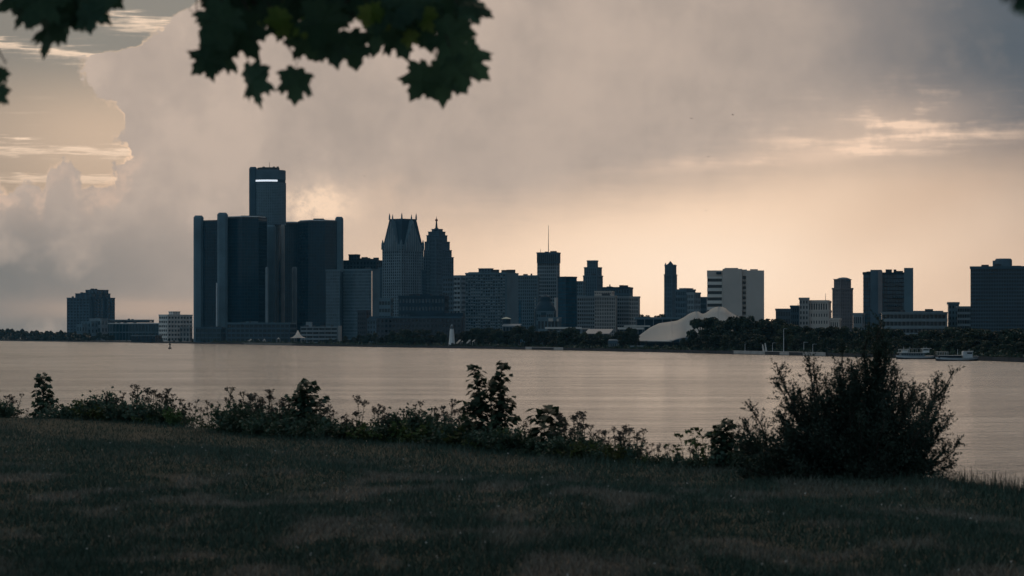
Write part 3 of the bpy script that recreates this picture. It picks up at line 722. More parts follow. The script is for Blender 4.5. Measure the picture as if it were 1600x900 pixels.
block(b, 941, 983, 988, 451, 2500, 8, 10, 10, 2, 'dark_concrete', pw=0.4, bw=0.4, cap=1.5, capm='slate_roof')
block(b, 948, 955, 958, 447.5, 2520, 8, 1, 1, 1, 'mauve_stone', yb=451, plain=True)
mast(b, 953, 448, 444, 2520, 0.8, 'tank', 'brown_brick')

# --- around the tent
b = bld('gothic_tower', 'slender crowned tower rising alone behind the white tent', 1047, 2620)
for (l, c, r_, t_, yb, dY, n) in ((1038, 1050, 1057, 430, None, 0, 16), (1039, 1050, 1056, 415, 430, 4, 4)):
    block(b, l, c, r_, t_, 2620 + dY, 25, n, 4, 3, 'dusk_stone', pw=0.6, bw=0.3, proud=0.6, yb=yb, cap=0.8)
for xx, yy in ((1040, 411), (1043, 412.5), (1054.5, 413), (1051, 412.5)): mast(b, xx, 416, yy, 2628, 1.0, 'turret', 'dusk_stone')
p = P(1047.5, 415, 2634); MB().tube([p, P(1047.5, 412, 2634), P(1047.5, 408, 2634)], [3.5, 2.2, 0.2], 6).build('pinnacle', 'slate_roof', b)
b = bld('stepped_block', 'grey stepped office block between slender tower and white block', 1075, 2420)
block(b, 1056, 1072, 1086, 454, 2420, 35, 9, 6, 6, 'dusk_stone', pw=0.45, bw=0.4)
block(b, 1062, 1072, 1082, 451, 2430, 35, 1, 3, 3, 'slate_concrete', yb=454, cap=0.5)
block(b, 1074, 1084, 1094, 459, 2400, 35, 9, 4, 4, 'grey_stone', pw=0.4, bw=0.4)
block(b, 1091, 1103, 1107, 466, 2440, 12, 8, 4, 1, 'dusk_stone', pw=0.4, bw=0.4)
b = bld('white_block', 'big pale office block with dark window bands on its left half', 1150, 1820)
Yw = 1820
block(b, 1105, 1128.5, 1130, 423, Yw, 5, 12, 1, 1, 'pale_panel', 'dark_glass', pw=0.02, bw=0.5, proud=0.7, bands=True, cap=0)
block(b, 1104.6, 1129, 1131, 422.5, Yw - 1, 5, 1, 1, 1, 'cream_stone', yb=432, plain=True)
block(b, 1129, 1159.5, 1162, 420, Yw - 4, 5, 1, 1, 1, 'cream_stone', plain=True)
block(b, 1159.5, 1166, 1167, 430, Yw, 5, 14, 1, 1, 'cream_stone', 'dark_glass', pw=0.2, bw=0.42, proud=0.8, bands=True, cap=0)
block(b, 1159, 1167, 1168, 421, Yw - 3, 5, 1, 1, 1, 'cream_stone', yb=431, plain=True)
block(b, 1166, 1194, 1196, 422.5, Yw - 4, 5, 1, 1, 1, 'cream_stone', plain=True)
block(b, 1132, 1153, 1155, 418.5, Yw + 14, 5, 1, 1, 1, 'cream_stone', yb=423, plain=True); block(b, 1172, 1184, 1186, 420.5, Yw + 14, 5, 1, 1, 1, 'cream_stone', yb=424, plain=True)
MB().box(P(1119, 0, Yw).x, P(1127, 0, Yw).x, Yw - 1.6, Yw - 1.05, P(0, 428.5, Yw).z, P(0, 425, Yw).z).build('sign', 'navy_panel', b)

# --- right of the white block
b = bld('civic_block', 'pale stone block with one tall row of windows and square corner tower', 1270, 1720)
block(b, 1249, 1263, 1264, 468, 1720, 5, 9, 3, 1, 'beige_stone', pw=0.5, bw=0.45)
block(b, 1263, 1293, 1297, 472, 1722, 8, 1, 8, 2, 'cream_stone', 'dark_glass', pw=0.45, bw=0.3, yb=487, proud=0.6)
block(b, 1262, 1294, 1298, 487, 1720, 8, 5, 8, 2, 'cream_stone', pw=0.6, bw=0.55)
b = bld('office_block', 'low grey block stepping up towards the pale stone block', 1232, 1850)
block(b, 1212, 1235, 1237, 485, 1850, 5, 5, 9, 1, 'dusk_stone', pw=0.4, bw=0.4)
block(b, 1235, 1251, 1253, 480, 1870, 5, 6, 5, 1, 'dark_concrete', pw=0.4, bw=0.4)
mast(b, 1247, 481, 474, 1875, 0.25); mast(b, 1290, 471, 458, 1740, 0.2)
b = bld('round_top_tower', 'slim mauve tower with curved crown and reflecting lower face', 1316, 2200)
block(b, 1301, 1313, 1332, 452, 2200, 42, 16, 5, 7, 'mauve_stone', 'grey_glass', pw=0.5, bw=0.3)
block(b, 1303.5, 1313.5, 1329, 437, 2206, 42, 3, 4, 5, 'mauve_stone', 'grey_glass', pw=0.5, bw=0.3, yb=452, cap=0.6)
p = P(1318, 437, 2216); MB().lathe([(5.5, p.z - 1), (5.0, p.z + 0.8), (3.2, p.z + 1.5), (0.2, p.z + 1.9)], (p.x, p.y), 16).build('crown', 'dusk_stone', b)
b = bld('low_block', 'small pale hut roof between pale stone block and mauve tower', 1305, 1650)
block(b, 1297, 1310, 1313, 500, 1650, 10, 3, 4, 1, 'cream_stone', pw=0.5, bw=0.5)
block(b, 1333, 1346, 1350, 492, 1700, 10, 3, 4, 1, 'grey_stone', pw=0.4, bw=0.4)
b = bld('hotel_tower', 'blue-green glass hotel slab with two pale shafts rising above its roof', 1388, 1760)
block(b, 1348.5, 1362, 1364, 428.5, 1762, 8, 18, 4, 1, 'tower_frame', 'blue_glass', pw=0.08, bw=0.14, proud=0.25)
block(b, 1360, 1377.5, 1379, 421.5, 1752, 8, 1, 1, 1, 'dusk_stone', plain=True)
block(b, 1372, 1378.6, 1379.5, 423, 1750.5, 8, 1, 1, 1, 'mauve_stone', yb=490, plain=True)
block(b, 1377, 1418, 1419, 428.5, 1764, 8, 18, 9, 1, 'tower_frame', 'blue_glass', pw=0.08, bw=0.14, proud=0.25)
block(b, 1412.5, 1427, 1428.5, 418.5, 1754, 8, 1, 1, 1, 'slate_concrete', plain=True)
for (x0, x1, y) in ((1385, 1404, 440.5), (1395, 1414, 464.5), (1386, 1404, 477.5)):
    for k in range(6):
        xa = x0 + (x1 - x0) * k / 6; MB().box(P(xa, 0, 1763).x, P(xa + (x1 - x0) / 8, 0, 1763).x, 1758.5, 1762.2, P(0, y + 1.2, 1763).z, P(0, y - 1.0, 1763).z).build('bright_pane', 'grey_glass', b)
clutter(b, 1352, 1359, 428, 1775, 2, 9, 2.0)
b = bld('banded_complex', 'long low banded office building behind the ferries', 1450, 1480)
block(b, 1378, 1478, 1484, 489, 1480, 6, 5, 16, 2, 'grey_stone', 'dark_glass', pw=0.1, bw=0.42, proud=0.7, bands=True, cap=0.5)
block(b, 1428, 1474, 1478, 485.5, 1500, 6, 1, 4, 1, 'slate_concrete', yb=489, plain=True)
block(b, 1482, 1497, 1498, 475.5, 1500, 6, 8, 3, 1, 'slate_concrete', pw=0.5, bw=0.5)
block(b, 1496, 1518, 1520, 480, 1470, 6, 7, 6, 1, 'grey_stone', 'dark_glass', pw=0.1, bw=0.42, bands=True, cap=0.5)
b = bld('slab_tower', 'massive dark gridded slab with round roof box at the end of the skyline', 1580, 1380)
block(b, 1516.5, 1612, 1650, 419.5, 1380, 14, 22, 24, 6, 'dark_concrete', 'dark_glass', pw=0.22, bw=0.42, proud=0.6)
block(b, 1551, 1576, 1580, 407, 1400, 14, 1, 1, 1, 'dusk_stone', yb=420, plain=True)
p = P(1568, 407, 1392); MB().lathe([(4.2, p.z - 6), (4.2, p.z + 0.2), (3.6, p.z + 0.9)], (p.x, p.y), 18).build('roof_drum', 'dusk_stone', b)
clutter(b, 1586, 1598, 419, 1405, 2, 4, 1.5)

# --- pavilions between the lighthouse and the tent
def pavilion(label, x0, x1, yt, Y, th, roofm, slope=0.0, wallmat='navy_panel', name='pavilion'):
    b = bld(name, label, (x0 + x1) / 2, Y)
    A, B = P(x0, yt, Y), P(x1, yt, Y); t_ = th / F * Y; dp = (x1 - x0) / F * Y * 0.5
    sl = slope / F * Y
    mb = MB(); mb.hexa([(A.x, Y, A.z - t_ - sl), (B.x, Y, A.z - t_ - sl), (B.x + sl, Y + dp, A.z - t_), (A.x + sl, Y + dp, A.z - t_)], [(A.x, Y, A.z - sl), (B.x, Y, A.z - sl), (B.x + sl, Y + dp, A.z), (A.x + sl, Y + dp, A.z)])
    mb.build('roof', roofm, b)
    MB().box(A.x + 1.5, B.x - 1.0, Y + 1.5, Y + dp - 1, GZ, A.z - t_ - sl - 0.02).build('wall', wallmat, b)
    for k in range(6):
        xx = A.x + 0.6 + (B.x - A.x - 1.2) * k / 5; MB().box(xx - 0.2, xx + 0.2, Y + 0.3, Y + 0.7, GZ, A.z - t_ - sl - 0.01).build('post', 'grey_stone', b)
    return b
pavilion('low pavilion with long pale flat roof behind the riverside trees', 852, 909, 511, 1720, 3.0, 'pale_panel')
pavilion('dark shed under the long pale flat roof', 851, 884, 516.5, 1660, 2.0, 'grey_stone')
pavilion('small flat-roofed pavilion joining long pavilion and tilted roof', 906, 922, 512.5, 1740, 2.0, 'cream_stone')
pavilion('pavilion with tilted pale roof facing the river', 913, 952, 514, 1620, 1.0, 'cream_stone', 7.0)
pavilion('pale-edged flat roof pavilion left of the white tent', 966, 1006, 511.5, 1600, 3.2, 'pale_panel')
pavilion('upper pale deck roof touching the white tent', 976, 1016, 508.5, 1640, 2.0, 'pale_panel')
pavilion('dark covered walkway on level ground behind the white tent', 992, 1064, 495.5, 1750, 3.5, 'slate_concrete')
pavilion('low kiosk with grey roof between tilted roof and tent', 950, 968, 530, 1450, 5.0, 'dusk_stone', 2.0)
pavilion('small boathouse at the waterline left of the tent', 985, 1008, 540, 1405, 3.0, 'grey_stone')
pavilion('grey riverside hall with pale roof above the lighthouse trees', 784, 812, 506, 1950, 2.0, 'grey_stone', 3.0)
p = P(791, HV, 1960); b = thing('bandstand', 'small bandstand with pale green pointed roof below the balcony slab', 'bandstand', (p.x, p.y, GZ))
zz = lambda y: P(0, y, 1960).z
mat('green_copper', (0.42, 0.47, 0.38), (0.34, 0.40, 0.32), 0.6, 0.5)
MB().lathe([(3.4, zz(498.5)), (3.4, zz(498)), (0.3, zz(495.3))], (p.x, p.y), 12).build('roof', 'green_copper', b)
MB().lathe([(2.9, GZ), (2.9, zz(498.6))], (p.x, p.y), 12).build('wall', 'navy_panel', b)

# ------------------------------------------------------------------ foliage helpers
def leaf_mat(name, c1, c2, transl=0.25, rand=0.25, scale=0.6, tcol=None):
    mat(name, c1, c2, 0.6, scale, spec=0.25, rand=rand, transl=transl, tcol=tcol)
leaf_mat('far_leaf', (0.040, 0.060, 0.036), (0.022, 0.036, 0.024), 0.12, 0.35, 0.25)
leaf_mat('far_leaf_pale', (0.070, 0.090, 0.050), (0.045, 0.060, 0.036), 0.15, 0.25, 0.25)
leaf_mat('weed_leaf', (0.060, 0.110, 0.072), (0.034, 0.066, 0.048), 0.3, 0.4, 6)
leaf_mat('weed_flower', (0.115, 0.105, 0.085), (0.060, 0.055, 0.050), 0.2, 0.2, 9)
leaf_mat('bright_leaf', (0.085, 0.130, 0.045), (0.045, 0.080, 0.030), 0.3, 0.25, 6)
leaf_mat('juniper_leaf', (0.040, 0.068, 0.050), (0.018, 0.036, 0.028), 0.12, 0.0, 3)
leaf_mat('maple_leaf_green', (0.075, 0.135, 0.085), (0.040, 0.085, 0.060), 0.5, 0.5, 8, (0.085, 0.19, 0.115))
leaf_mat('maple_leaf_backlit', (0.30, 0.38, 0.10), (0.22, 0.30, 0.07), 0.75, 0.3, 8, (0.42, 0.55, 0.18))  # yellow-green colour stands in for light coming through the leaf
mat('bark', (0.075, 0.062, 0.050), (0.035, 0.030, 0.026), 0.9, 6, bump=0.6, stretch=(1, 1, 0.3))
mat('stem', (0.060, 0.062, 0.038), (0.04, 0.042, 0.028), 0.8, 8)

def leaf_quads(C, size, nrm=None, axis=None, width=0.55, fold=0.12, rg=rng):
    """diamond leaves at points C; size per leaf; axis = growth direction (n,3) or random"""
    n = len(C)
    def unit(a): return a / (np.linalg.norm(a, axis=1, keepdims=True) + 1e-9)
    A = unit(rg.normal(size=(n, 3))) if axis is None else unit(axis)
    Nn = unit(rg.normal(size=(n, 3)) if nrm is None else nrm)
    B = unit(np.cross(Nn, A)); Nn = np.cross(A, B)
    s = np.asarray(size).reshape(-1, 1) * np.ones((n, 1))
    V = np.empty((n, 4, 3))
    V[:, 0] = C - A * s * 0.5; V[:, 2] = C + A * s * 0.5
    V[:, 1] = C - A * s * 0.05 + B * s * width * 0.5 + Nn * s * fold
    V[:, 3] = C - A * s * 0.05 - B * s * width * 0.5 + Nn * s * fold
    return V.reshape(-1, 3)
def quads(V): return np.arange(len(V)).reshape(-1, 4)

# ------------------------------------------------------------------ trees of the far bank
def far_tree_meshes(seed, form):
    rg = np.random.default_rng(seed); rr = random.Random(seed)
    tr = MB(); tr.tube([(0, 0, -0.3), (0.1, 0, 1.5), (0.0, 0.1, 4.2), (0.1, 0, 7)], [0.35, 0.28, 0.2, 0.08], 6)
    lobes = []
    if form == 'round': R0, H0, H1, nl = 4.2, 2.0, 10.0, 20
    elif form == 'tall': R0, H0, H1, nl = 3.0, 2.0, 12.0, 20
    else: R0, H0, H1, nl = 5.2, 1.6, 9.0, 24
    for i in range(nl):
        t = rr.random(); z = H0 + (H1 - H0) * t; w = R0 * math.sin(math.pi * min(1, 0.18 + t * 0.80)) ** 0.7
        a = rr.random() * 6.283; q = w * rr.uniform(0.35, 0.85); c = (q * math.cos(a), q * math.sin(a), z); lobes.append((c, rr.uniform(0.9, 1.8)))
        if i < 7: tr.tube([(0, 0, min(z * 0.6, 5)), (c[0] * 0.5, c[1] * 0.5, z * 0.85), c], [0.14, 0.09, 0.03], 4)
    pts, nr = [], []
    for c, r in lobes:
        k = int(85 * r); d = rg.normal(size=(k, 3)); d /= np.linalg.norm(d, axis=1, keepdims=True)
        rad = r * (0.55 + 0.55 * rg.random((k, 1)) ** 0.6); p = np.array(c) + d * rad * np.array([1, 1, 0.75]); pts.append(p); nr.append(d + rg.normal(0, 0.5, (k, 3)))
    pts = np.concatenate(pts); nr = np.concatenate(nr)
    V = leaf_quads(pts, 0.45 + 0.5 * rg.random(len(pts)), nrm=nr, width=0.8, rg=rg)
    top = V[:, 2].max()
    return tr.mesh('trunk', 'bark'), V, top
FT = []
for sd, fm in ((1, 'round'), (2, 'round'), (3, 'tall'), (4, 'wide'), (5, 'wide'), (6, 'tall')):
    t_, V, top = far_tree_meshes(sd, fm); FT.append((t_, np_mesh('crown', V, quads(V), 'far_leaf'), np_mesh('crown', V, quads(V), 'far_leaf_pale'), top))
def far_tree(x, ytop, Y, label, group, kind=None, pale=False, wide=1.0, name='riverside_tree'):
    k = random.randrange(6) if kind is None else kind; t_, c, cp, top = FT[k]
    p = P(x, ytop, Y); s = max((p.z - GZ) / top, 0.15)
    o = thing(name, label, 'tree', (p.x, p.y, GZ), group, world=False)
    o.rotation_euler.z = random.random() * 6.28; o.scale = (s * wide, s * wide, s)
    obj('trunk', t_, o); obj('crown', cp if pale else c, o)
    return o
TREE_TOPS = [(545, 527), (575, 524), (610, 520), (640, 512), (662, 516), (690, 522), (715, 524), (740, 512), (760, 508), (785, 514), (815, 510), (840, 513), (870, 514), (900, 515), (930, 521), (960, 520), (985, 514), (1000, 520)]
def segment(x0, x1, step, tops, label, group, dmin=12, dmax=70, jit=4, kinds=None, wide=1.0, pale_p=0.08):
    x = x0
    while x < x1:
        pl = random.random() < pale_p; lb = label if not pl else (label.replace('low dark tree', 'low pale tree').replace('dark tree', 'paler green tree').replace('low tree', 'low pale tree') if 'dark' in label or 'low tree' in label else 'paler green ' + label)
        far_tree(x, interp(tops, x) + random.uniform(-jit, jit * 1.3), shoreY(x) + random.uniform(dmin, dmax), lb, group + (', paler' if pl else ''), random.choice(kinds) if kinds else None, pl, wide)
        x += step * random.uniform(0.7, 1.3)
segment(540, 700, 8.5, TREE_TOPS, 'dark tree in the row before the brick waterfront building', 'trees before the brick building', wide=1.15)
segment(704, 815, 8.5, TREE_TOPS, 'dark tree in the grove right of the lighthouse', 'trees right of the lighthouse', wide=1.1)
segment(812, 1000, 9, TREE_TOPS, 'dark tree before the low pale-roofed pavilions', 'trees before the pavilions', wide=1.1, jit=5)
T2 = [(1060, 528), (1085, 505), (1100, 499), (1120, 497), (1140, 498), (1165, 496), (1185, 500), (1200, 506)]
for x, y, k, w in ((1094, 496, 3, 1.0), (1110, 494.5, 4, 1.0), (1126, 499, 1, 1.0), (1147, 493.5, 4, 1.0), (1164, 492.5, 3, 1.0)):
    far_tree(x, y, shoreY(x) + random.uniform(40, 70), 'large round-headed tree half hiding the white tent', 'large trees before the tent', k, False, w)
segment(1062, 1190, 8, [(1062, 534), (1080, 526), (1190, 524)], 'low dark tree at the water before the white tent', 'low trees before the tent', 8, 40, 4, wide=1.35)
segment(1176, 1262, 9, [(1176, 504), (1200, 500), (1225, 506), (1250, 510), (1262, 512)], 'dark tree below the low grey blocks right of the tent', 'trees right of the tent', 60, 160, 4, wide=1.1)
segment(1190, 1300, 9, [(1190, 528), (1300, 526)], 'low tree beside the riverside lamp posts', 'low trees by the lamp posts', 14, 50, 5, wide=1.1, pale_p=0.3)
far_tree(1226, 507, shoreY(1226) + 30, 'pale green tree behind the tallest riverside lamp post', None, 0, True)
segment(1262, 1395, 9, [(1262, 512), (1310, 511), (1350, 513), (1395, 515)], 'dark tree below the glass hotel slab', 'trees below the hotel slab', 50, 140, 5, wide=1.15)
segment(1290, 1400, 9, [(1290, 530), (1400, 532)], 'low bushy tree on the bank left of the ferries', 'low trees left of the ferries', 12, 40, 5, wide=1.3)
segment(1396, 1540, 9, [(1396, 517), (1440, 520), (1490, 512), (1540, 516)], 'dark tree behind the two moored ferries', 'trees behind the ferries', 60, 130, 4, wide=1.2)
segment(1398, 1545, 9, [(1398, 533), (1545, 533)], 'low bushy tree close behind the two ferries', 'low trees behind the ferries', 24, 50, 4, wide=1.35)
segment(1532, 1660, 9, [(1532, 516), (1600, 517), (1660, 516)], 'dark tree at the foot of the massive gridded slab', 'trees below the slab', 40, 120, 5, wide=1.2)
segment(1545, 1660, 9, [(1545, 536), (1660, 540)], 'low bushy tree at the water below the massive slab', 'low trees below the slab', 10, 30, 5, wide=1.35)
segment(1004, 1042, 10, [(1004, 490), (1042, 490)], 'distant tree seen between the beige office and slender tower', 'distant trees left of slender tower', 600, 800, 3)
segment(1196, 1216, 9, [(1196, 498), (1216, 494)], 'distant tree at the right foot of the white block', 'trees by the white block', 380, 480, 3)
segment(345, 540, 9, [(345, 532), (470, 531), (540, 530)], 'small tree on the promenade before the podium', 'promenade trees before the podium', 20, 60, 2, wide=1.3)
segment(180, 345, 9, [(180, 529), (250, 528), (345, 529)], 'small tree on the far shore before the arena', 'trees before the arena', 15, 80, 2.5, wide=1.3)
segment(60, 180, 8, [(60, 521), (110, 521), (180, 522)], 'tree at the foot of the lone stepped tower block', 'trees below the lone block', 15, 120, 3, wide=1.25)
# the wooded shore at the left reads as one mass
def far_wood():
    n = 16000; x = rng.random(n) * 560 - 420; Y = np.array([shoreY(float(q)) for q in x]) + 15 + rng.random(n) * 160
    yt = np.interp(x, [-420, -100, 0, 22, 50, 105, 140], [517, 515, 514, 516, 518.5, 520, 523]) + 1.6 * np.sin(x * 0.31) + 1.2 * np.sin(x * 0.83 + 1)
    zt = H - (yt - HV) / F * Y; z = GZ - 0.3 + (zt - GZ) * rng.random(n) ** 0.7; X = (x - 800) / F * Y
    V = leaf_quads(np.stack([X, Y, z], 1), 2.4 + 2.0 * rng.random(n), width=0.9)
    tag(obj('far_wood', np_mesh('far_wood', V, quads(V), 'far_leaf')), 'low dark wood along the far shore at the river bend', 'wood', kind='stuff')
far_wood()
# ground cover of shrubs along the far bank
def far_shrubs():
    n = 26000; x = 330 + rng.random(n) * 1330; sY = np.array([shoreY(float(q)) for q in x]); Y = sY + 3 + rng.random(n) ** 1.5 * 60
    hh = (0.8 + 1.8 * rng.random(n)) * (0.5 + 0.5 * np.sin(x * 0.21) ** 2)
    skip = ((x > 1147) & (x < 1292) | (x > 818) & (x < 882) | (x > 378) & (x < 462)) & (Y < sY + 13)
    x, Y, hh = x[~skip], Y[~skip], hh[~skip]; n = len(x)
    C = np.stack([(x - 800) / F * Y, Y, GZ + hh * rng.random(n)], 1)
    V = leaf_quads(C, 0.6 + 0.6 * rng.random(n), width=0.9)
    tag(obj('shore_shrubs', np_mesh('shore_shrubs', V, quads(V), 'far_leaf')), 'low dark shrubs massed along the far bank', 'shrubs', kind='stuff')
far_shrubs()

# ------------------------------------------------------------------ the tent of the amphitheatre
mat('membrane', (0.88, 0.85, 0.80), (0.82, 0.79, 0.74), 0.6, 0.08, transl=0.6, tcol=(0.95, 0.88, 0.80))
def make_tent():
    Y0 = 1440; b = bld('amphitheatre_tent', 'white peaked membrane tent of the riverside amphitheatre', 1080, Y0, 'tent')
    ridge = [(990, 531), (1003, 521), (1016, 511.5), (1030, 505), (1045, 503), (1058, 501), (1068, 496), (1077, 490), (1085, 486.8), (1092, 487), (1097, 490.5), (1103, 489), (1110, 483.5), (1118, 479.6), (1126, 479), (1133, 481), (1140, 487), (1148, 492), (1158, 497), (1168, 503), (1178, 509), (1194, 516.5)]
    front = [(990, 532.5), (1048, 533), (1056, 530), (1066, 527.5), (1085, 525), (1110, 523), (1150, 520), (1194, 517)]
    n, m = 68, 14; xs = [990 + 204 * i / n for i in range(n + 1)]; V = []
    for x in xs:
        yr, yf = interp(ridge, x), interp(front, x); wd = interp([(990, 3), (1046, 38), (1050, 37), (1072, 17), (1100, 22), (1135, 26), (1170, 14), (1194, 3)], x)
        for j in range(m + 1):
            t = j / m * 2 - 1; s = abs(t); Y = Y0 + t * wd
            e = 1 - s ** 0.85 if True else 0
            fl = 0.10 * math.sin(s * math.pi)
            zr, zf = P(0, yr, Y0).z, P(0, yf, Y0 - wd).z
            V.append(((x - 800) / F * Y, Y, zf + (zr - zf) * max(0, e - fl * 0.8)))
    k = m + 1
    f = [(i * k + j, (i + 1) * k + j, (i + 1) * k + j + 1, i * k + j + 1) for i in range(n) for j in range(m)]
    o = MB().add(V, f).build('membrane', 'membrane', b, smooth=True)
    md = o.modifiers.new('thickness', 'SOLIDIFY'); md.thickness = 0.25
    # cable seams standing a little proud of the cloth
    for i0 in (20, 33, 44, 52):
        MB().tube([Vector(V[i0 * k + j]) + Vector((0, -0.05, 0.12)) for j in range(m + 1)], 0.14, 4).build('seam', 'pale_panel', b)
    MB().tube([Vector(V[i * k]) for i in range(n + 1)], 0.30, 5).build('edge_cable', 'pale_panel', b)
    for x in (1088, 1124): MB().tube([P(x, 532, Y0), P(x, interp(ridge, x), Y0)], 0.5, 6).build('mast', 'white_metal', b)
    for x in range(996, 1192, 14): MB().tube([(P(x, 0, Y0 - 18).x, Y0 - 18, GZ), (P(x, 0, Y0 - 18).x, Y0 - 18, P(0, interp(front, x), Y0 - 20).z)], 0.25, 5).build('post', 'dark_metal', b)
    MB().box(P(1000, 0, Y0).x, P(1180, 0, Y0).x, Y0 - 10, Y0 + 16, GZ, P(0, 535, Y0).z).build('stage', 'navy_panel', b)
make_tent()
def small_tent(label, x, w, yt, yb, Y, group=None):
    p = P(x, yb, Y); b = thing('peaked_tent', label, 'tent', (p.x, p.y, GZ), group); h = w / F * Y / 2; zt = P(0, yt, Y).z; zb = p.z
    n = 8; pr = []
    for r, z in ((1.0, 0.0), (0.62, 0.13), (0.36, 0.36), (0.18, 0.66), (0.04, 0.94), (0.01, 1.0)): pr.append((h * r, zb + (zt - zb) * z))
    MB().lathe(pr, (p.x, p.y), n).build('canopy', 'membrane', b)
    for k in range(6): a = k * math.pi / 3; MB().tube([(p.x + h * 0.85 * math.cos(a), p.y + h * 0.85 * math.sin(a), GZ), (p.x + h * 0.85 * math.cos(a), p.y + h * 0.85 * math.sin(a), zb + 0.3)], 0.12, 4).build('pole', 'white_metal', b)
    return b
small_tent('white peaked tent on the promenade before the parking garage', 465.5, 25, 515.5, 528, 2420)
small_tent('flat white canopy farthest from the peaked tent', 392, 10, 529.2, 532, 2480)
small_tent('tiny white canopy beside the flat white canopy', 404, 4, 529.5, 531.5, 2480)
small_tent('small white canopy midway along the podium promenade', 413, 5, 529, 531.5, 2475)
small_tent('small white parasol nearest the peaked tent', 435, 6, 527, 529.5, 2470)

# ------------------------------------------------------------------ lighthouse, shades, lamps, ferries, buoy
p = P(706, HV, shoreY(706) + 14); Yl = p.y; b = thing('lighthouse', 'small white tapering lighthouse on the far bank', 'lighthouse', (p.x, p.y, GZ))
zz = lambda y: P(0, y, Yl).z; s = Yl / F
MB().lathe([(5.6 * s, GZ), (5.6 * s, zz(538)), (5.0 * s, zz(537.8)), (3.0 * s, zz(514))], (p.x, p.y), 8).build('tower', 'white_paint', b)
MB().lathe([(3.0 * s, zz(514)), (3.7 * s, zz(513.6)), (3.7 * s, zz(513))], (p.x, p.y), 8).build('gallery', 'grey_stone', b)
MB().lathe([(2.0 * s, zz(513)), (2.0 * s, zz(509.8))], (p.x, p.y), 8).build('lantern', 'grey_glass', b)
MB().lathe([(2.5 * s, zz(509.8)), (1.2 * s, zz(507.6)), (0.2 * s, zz(506.2))], (p.x, p.y), 8).build('cap', 'grey_stone', b)
MB().box(p.x - 0.4, p.x + 0.6, p.y - 5.2 * s - 0.25, p.y - 4.5 * s, GZ + 0.6, GZ + 2.0).build('door', 'dark_metal', b)
MB().box(p.x - 8 * s, p.x + 6 * s, p.y - 7 * s, p.y + 7 * s, GZ - 0.5, GZ + 0.35).build('plinth', 'quay_concrete', b)
for i, x in enumerate((716.5, 723.5, 732, 740)):
    Y = shoreY(x) + 10; q = P(x, HV, Y); c = thing('sail_shade', 'slanted white sail shade on posts beside the lighthouse', 'sail shade', (q.x, q.y, GZ), 'sail shades by the lighthouse')
    w = 4.2 * Y / F if i % 2 == 0 else 2.8 * Y / F; zlo, zhi = P(0, 536.5, Y).z, P(0, 530.8, Y).z
    if i % 2: zlo = P(0, 534, Y).z
    MB().hexa([(q.x - w, Y, zlo), (q.x - w * 0.2, Y, zlo), (q.x - w * 0.2, Y + 2.5, zlo), (q.x - w, Y + 2.5, zlo)], [(q.x + w * 0.2, Y, zhi), (q.x + w, Y, zhi), (q.x + w, Y + 2.5, zhi), (q.x + w * 0.2, Y + 2.5, zhi)]).build('sail', 'membrane', c)
    for dx, zt in ((-w * 0.6, zlo), (w * 0.6, zhi)): MB().tube([(q.x + dx, Y + 1.2, GZ), (q.x + dx, Y + 1.2, zt)], 0.12, 5).build('post', 'white_metal', c)
def lamp(x, yt, off, label, r=0.11, group=None):
    Y = shoreY(x) + off; q = P(x, yt, Y); c = thing('lamp_post', label, 'lamp post', (q.x, q.y, GZ), group)
    MB().tube([(q.x, q.y, GZ), (q.x, q.y, q.z)], [r, r * 0.6], 6).build('pole', 'white_metal', c)
    arm = MB().tube([(q.x, q.y, q.z), (q.x + 0.5, q.y, q.z + 0.12), (q.x + 1.3, q.y, q.z + 0.1)], [0.07, 0.06, 0.05], 5).build('arm', 'white_metal', c)
    MB().box(q.x + 0.9, q.x + 1.6, q.y - 0.2, q.y + 0.2, q.z - 0.02, q.z + 0.14).build('lamp_head', 'grey_stone', arm)
lamp(1224.5, 514, 5, 'tallest thin white lamp post on the pale promenade', 0.14)
for x, y in ((1164, 537), (1207, 536), (1256, 535), (1270, 538)): lamp(x, y, 6, 'short thin lamp post along the pale promenade', 0.10, 'short lamp posts on the promenade')
for x, y in ((1193, 538), (1197, 536)):
    Y = shoreY(x) + 4; q = P(x, y, Y); c = thing('promenade_sculpture', 'leaning pale plank sculpture on the pale promenade', 'sculpture', (q.x, q.y, GZ), 'plank sculptures on the promenade')
    MB().hexa([(q.x - 0.3, Y, GZ), (q.x + 0.5, Y, GZ), (q.x + 0.5, Y + 0.4, GZ), (q.x - 0.3, Y + 0.4, GZ)], [(q.x - 0.6, Y, q.z), (q.x - 0.2, Y, q.z), (q.x - 0.2, Y + 0.4, q.z), (q.x - 0.6, Y + 0.4, q.z)]).build('plank', 'pale_panel', c)
    MB().box(q.x - 0.7, q.x + 0.9, Y - 0.3, Y + 0.7, GZ - 0.2, GZ + 0.18).build('base', 'quay_concrete', c)

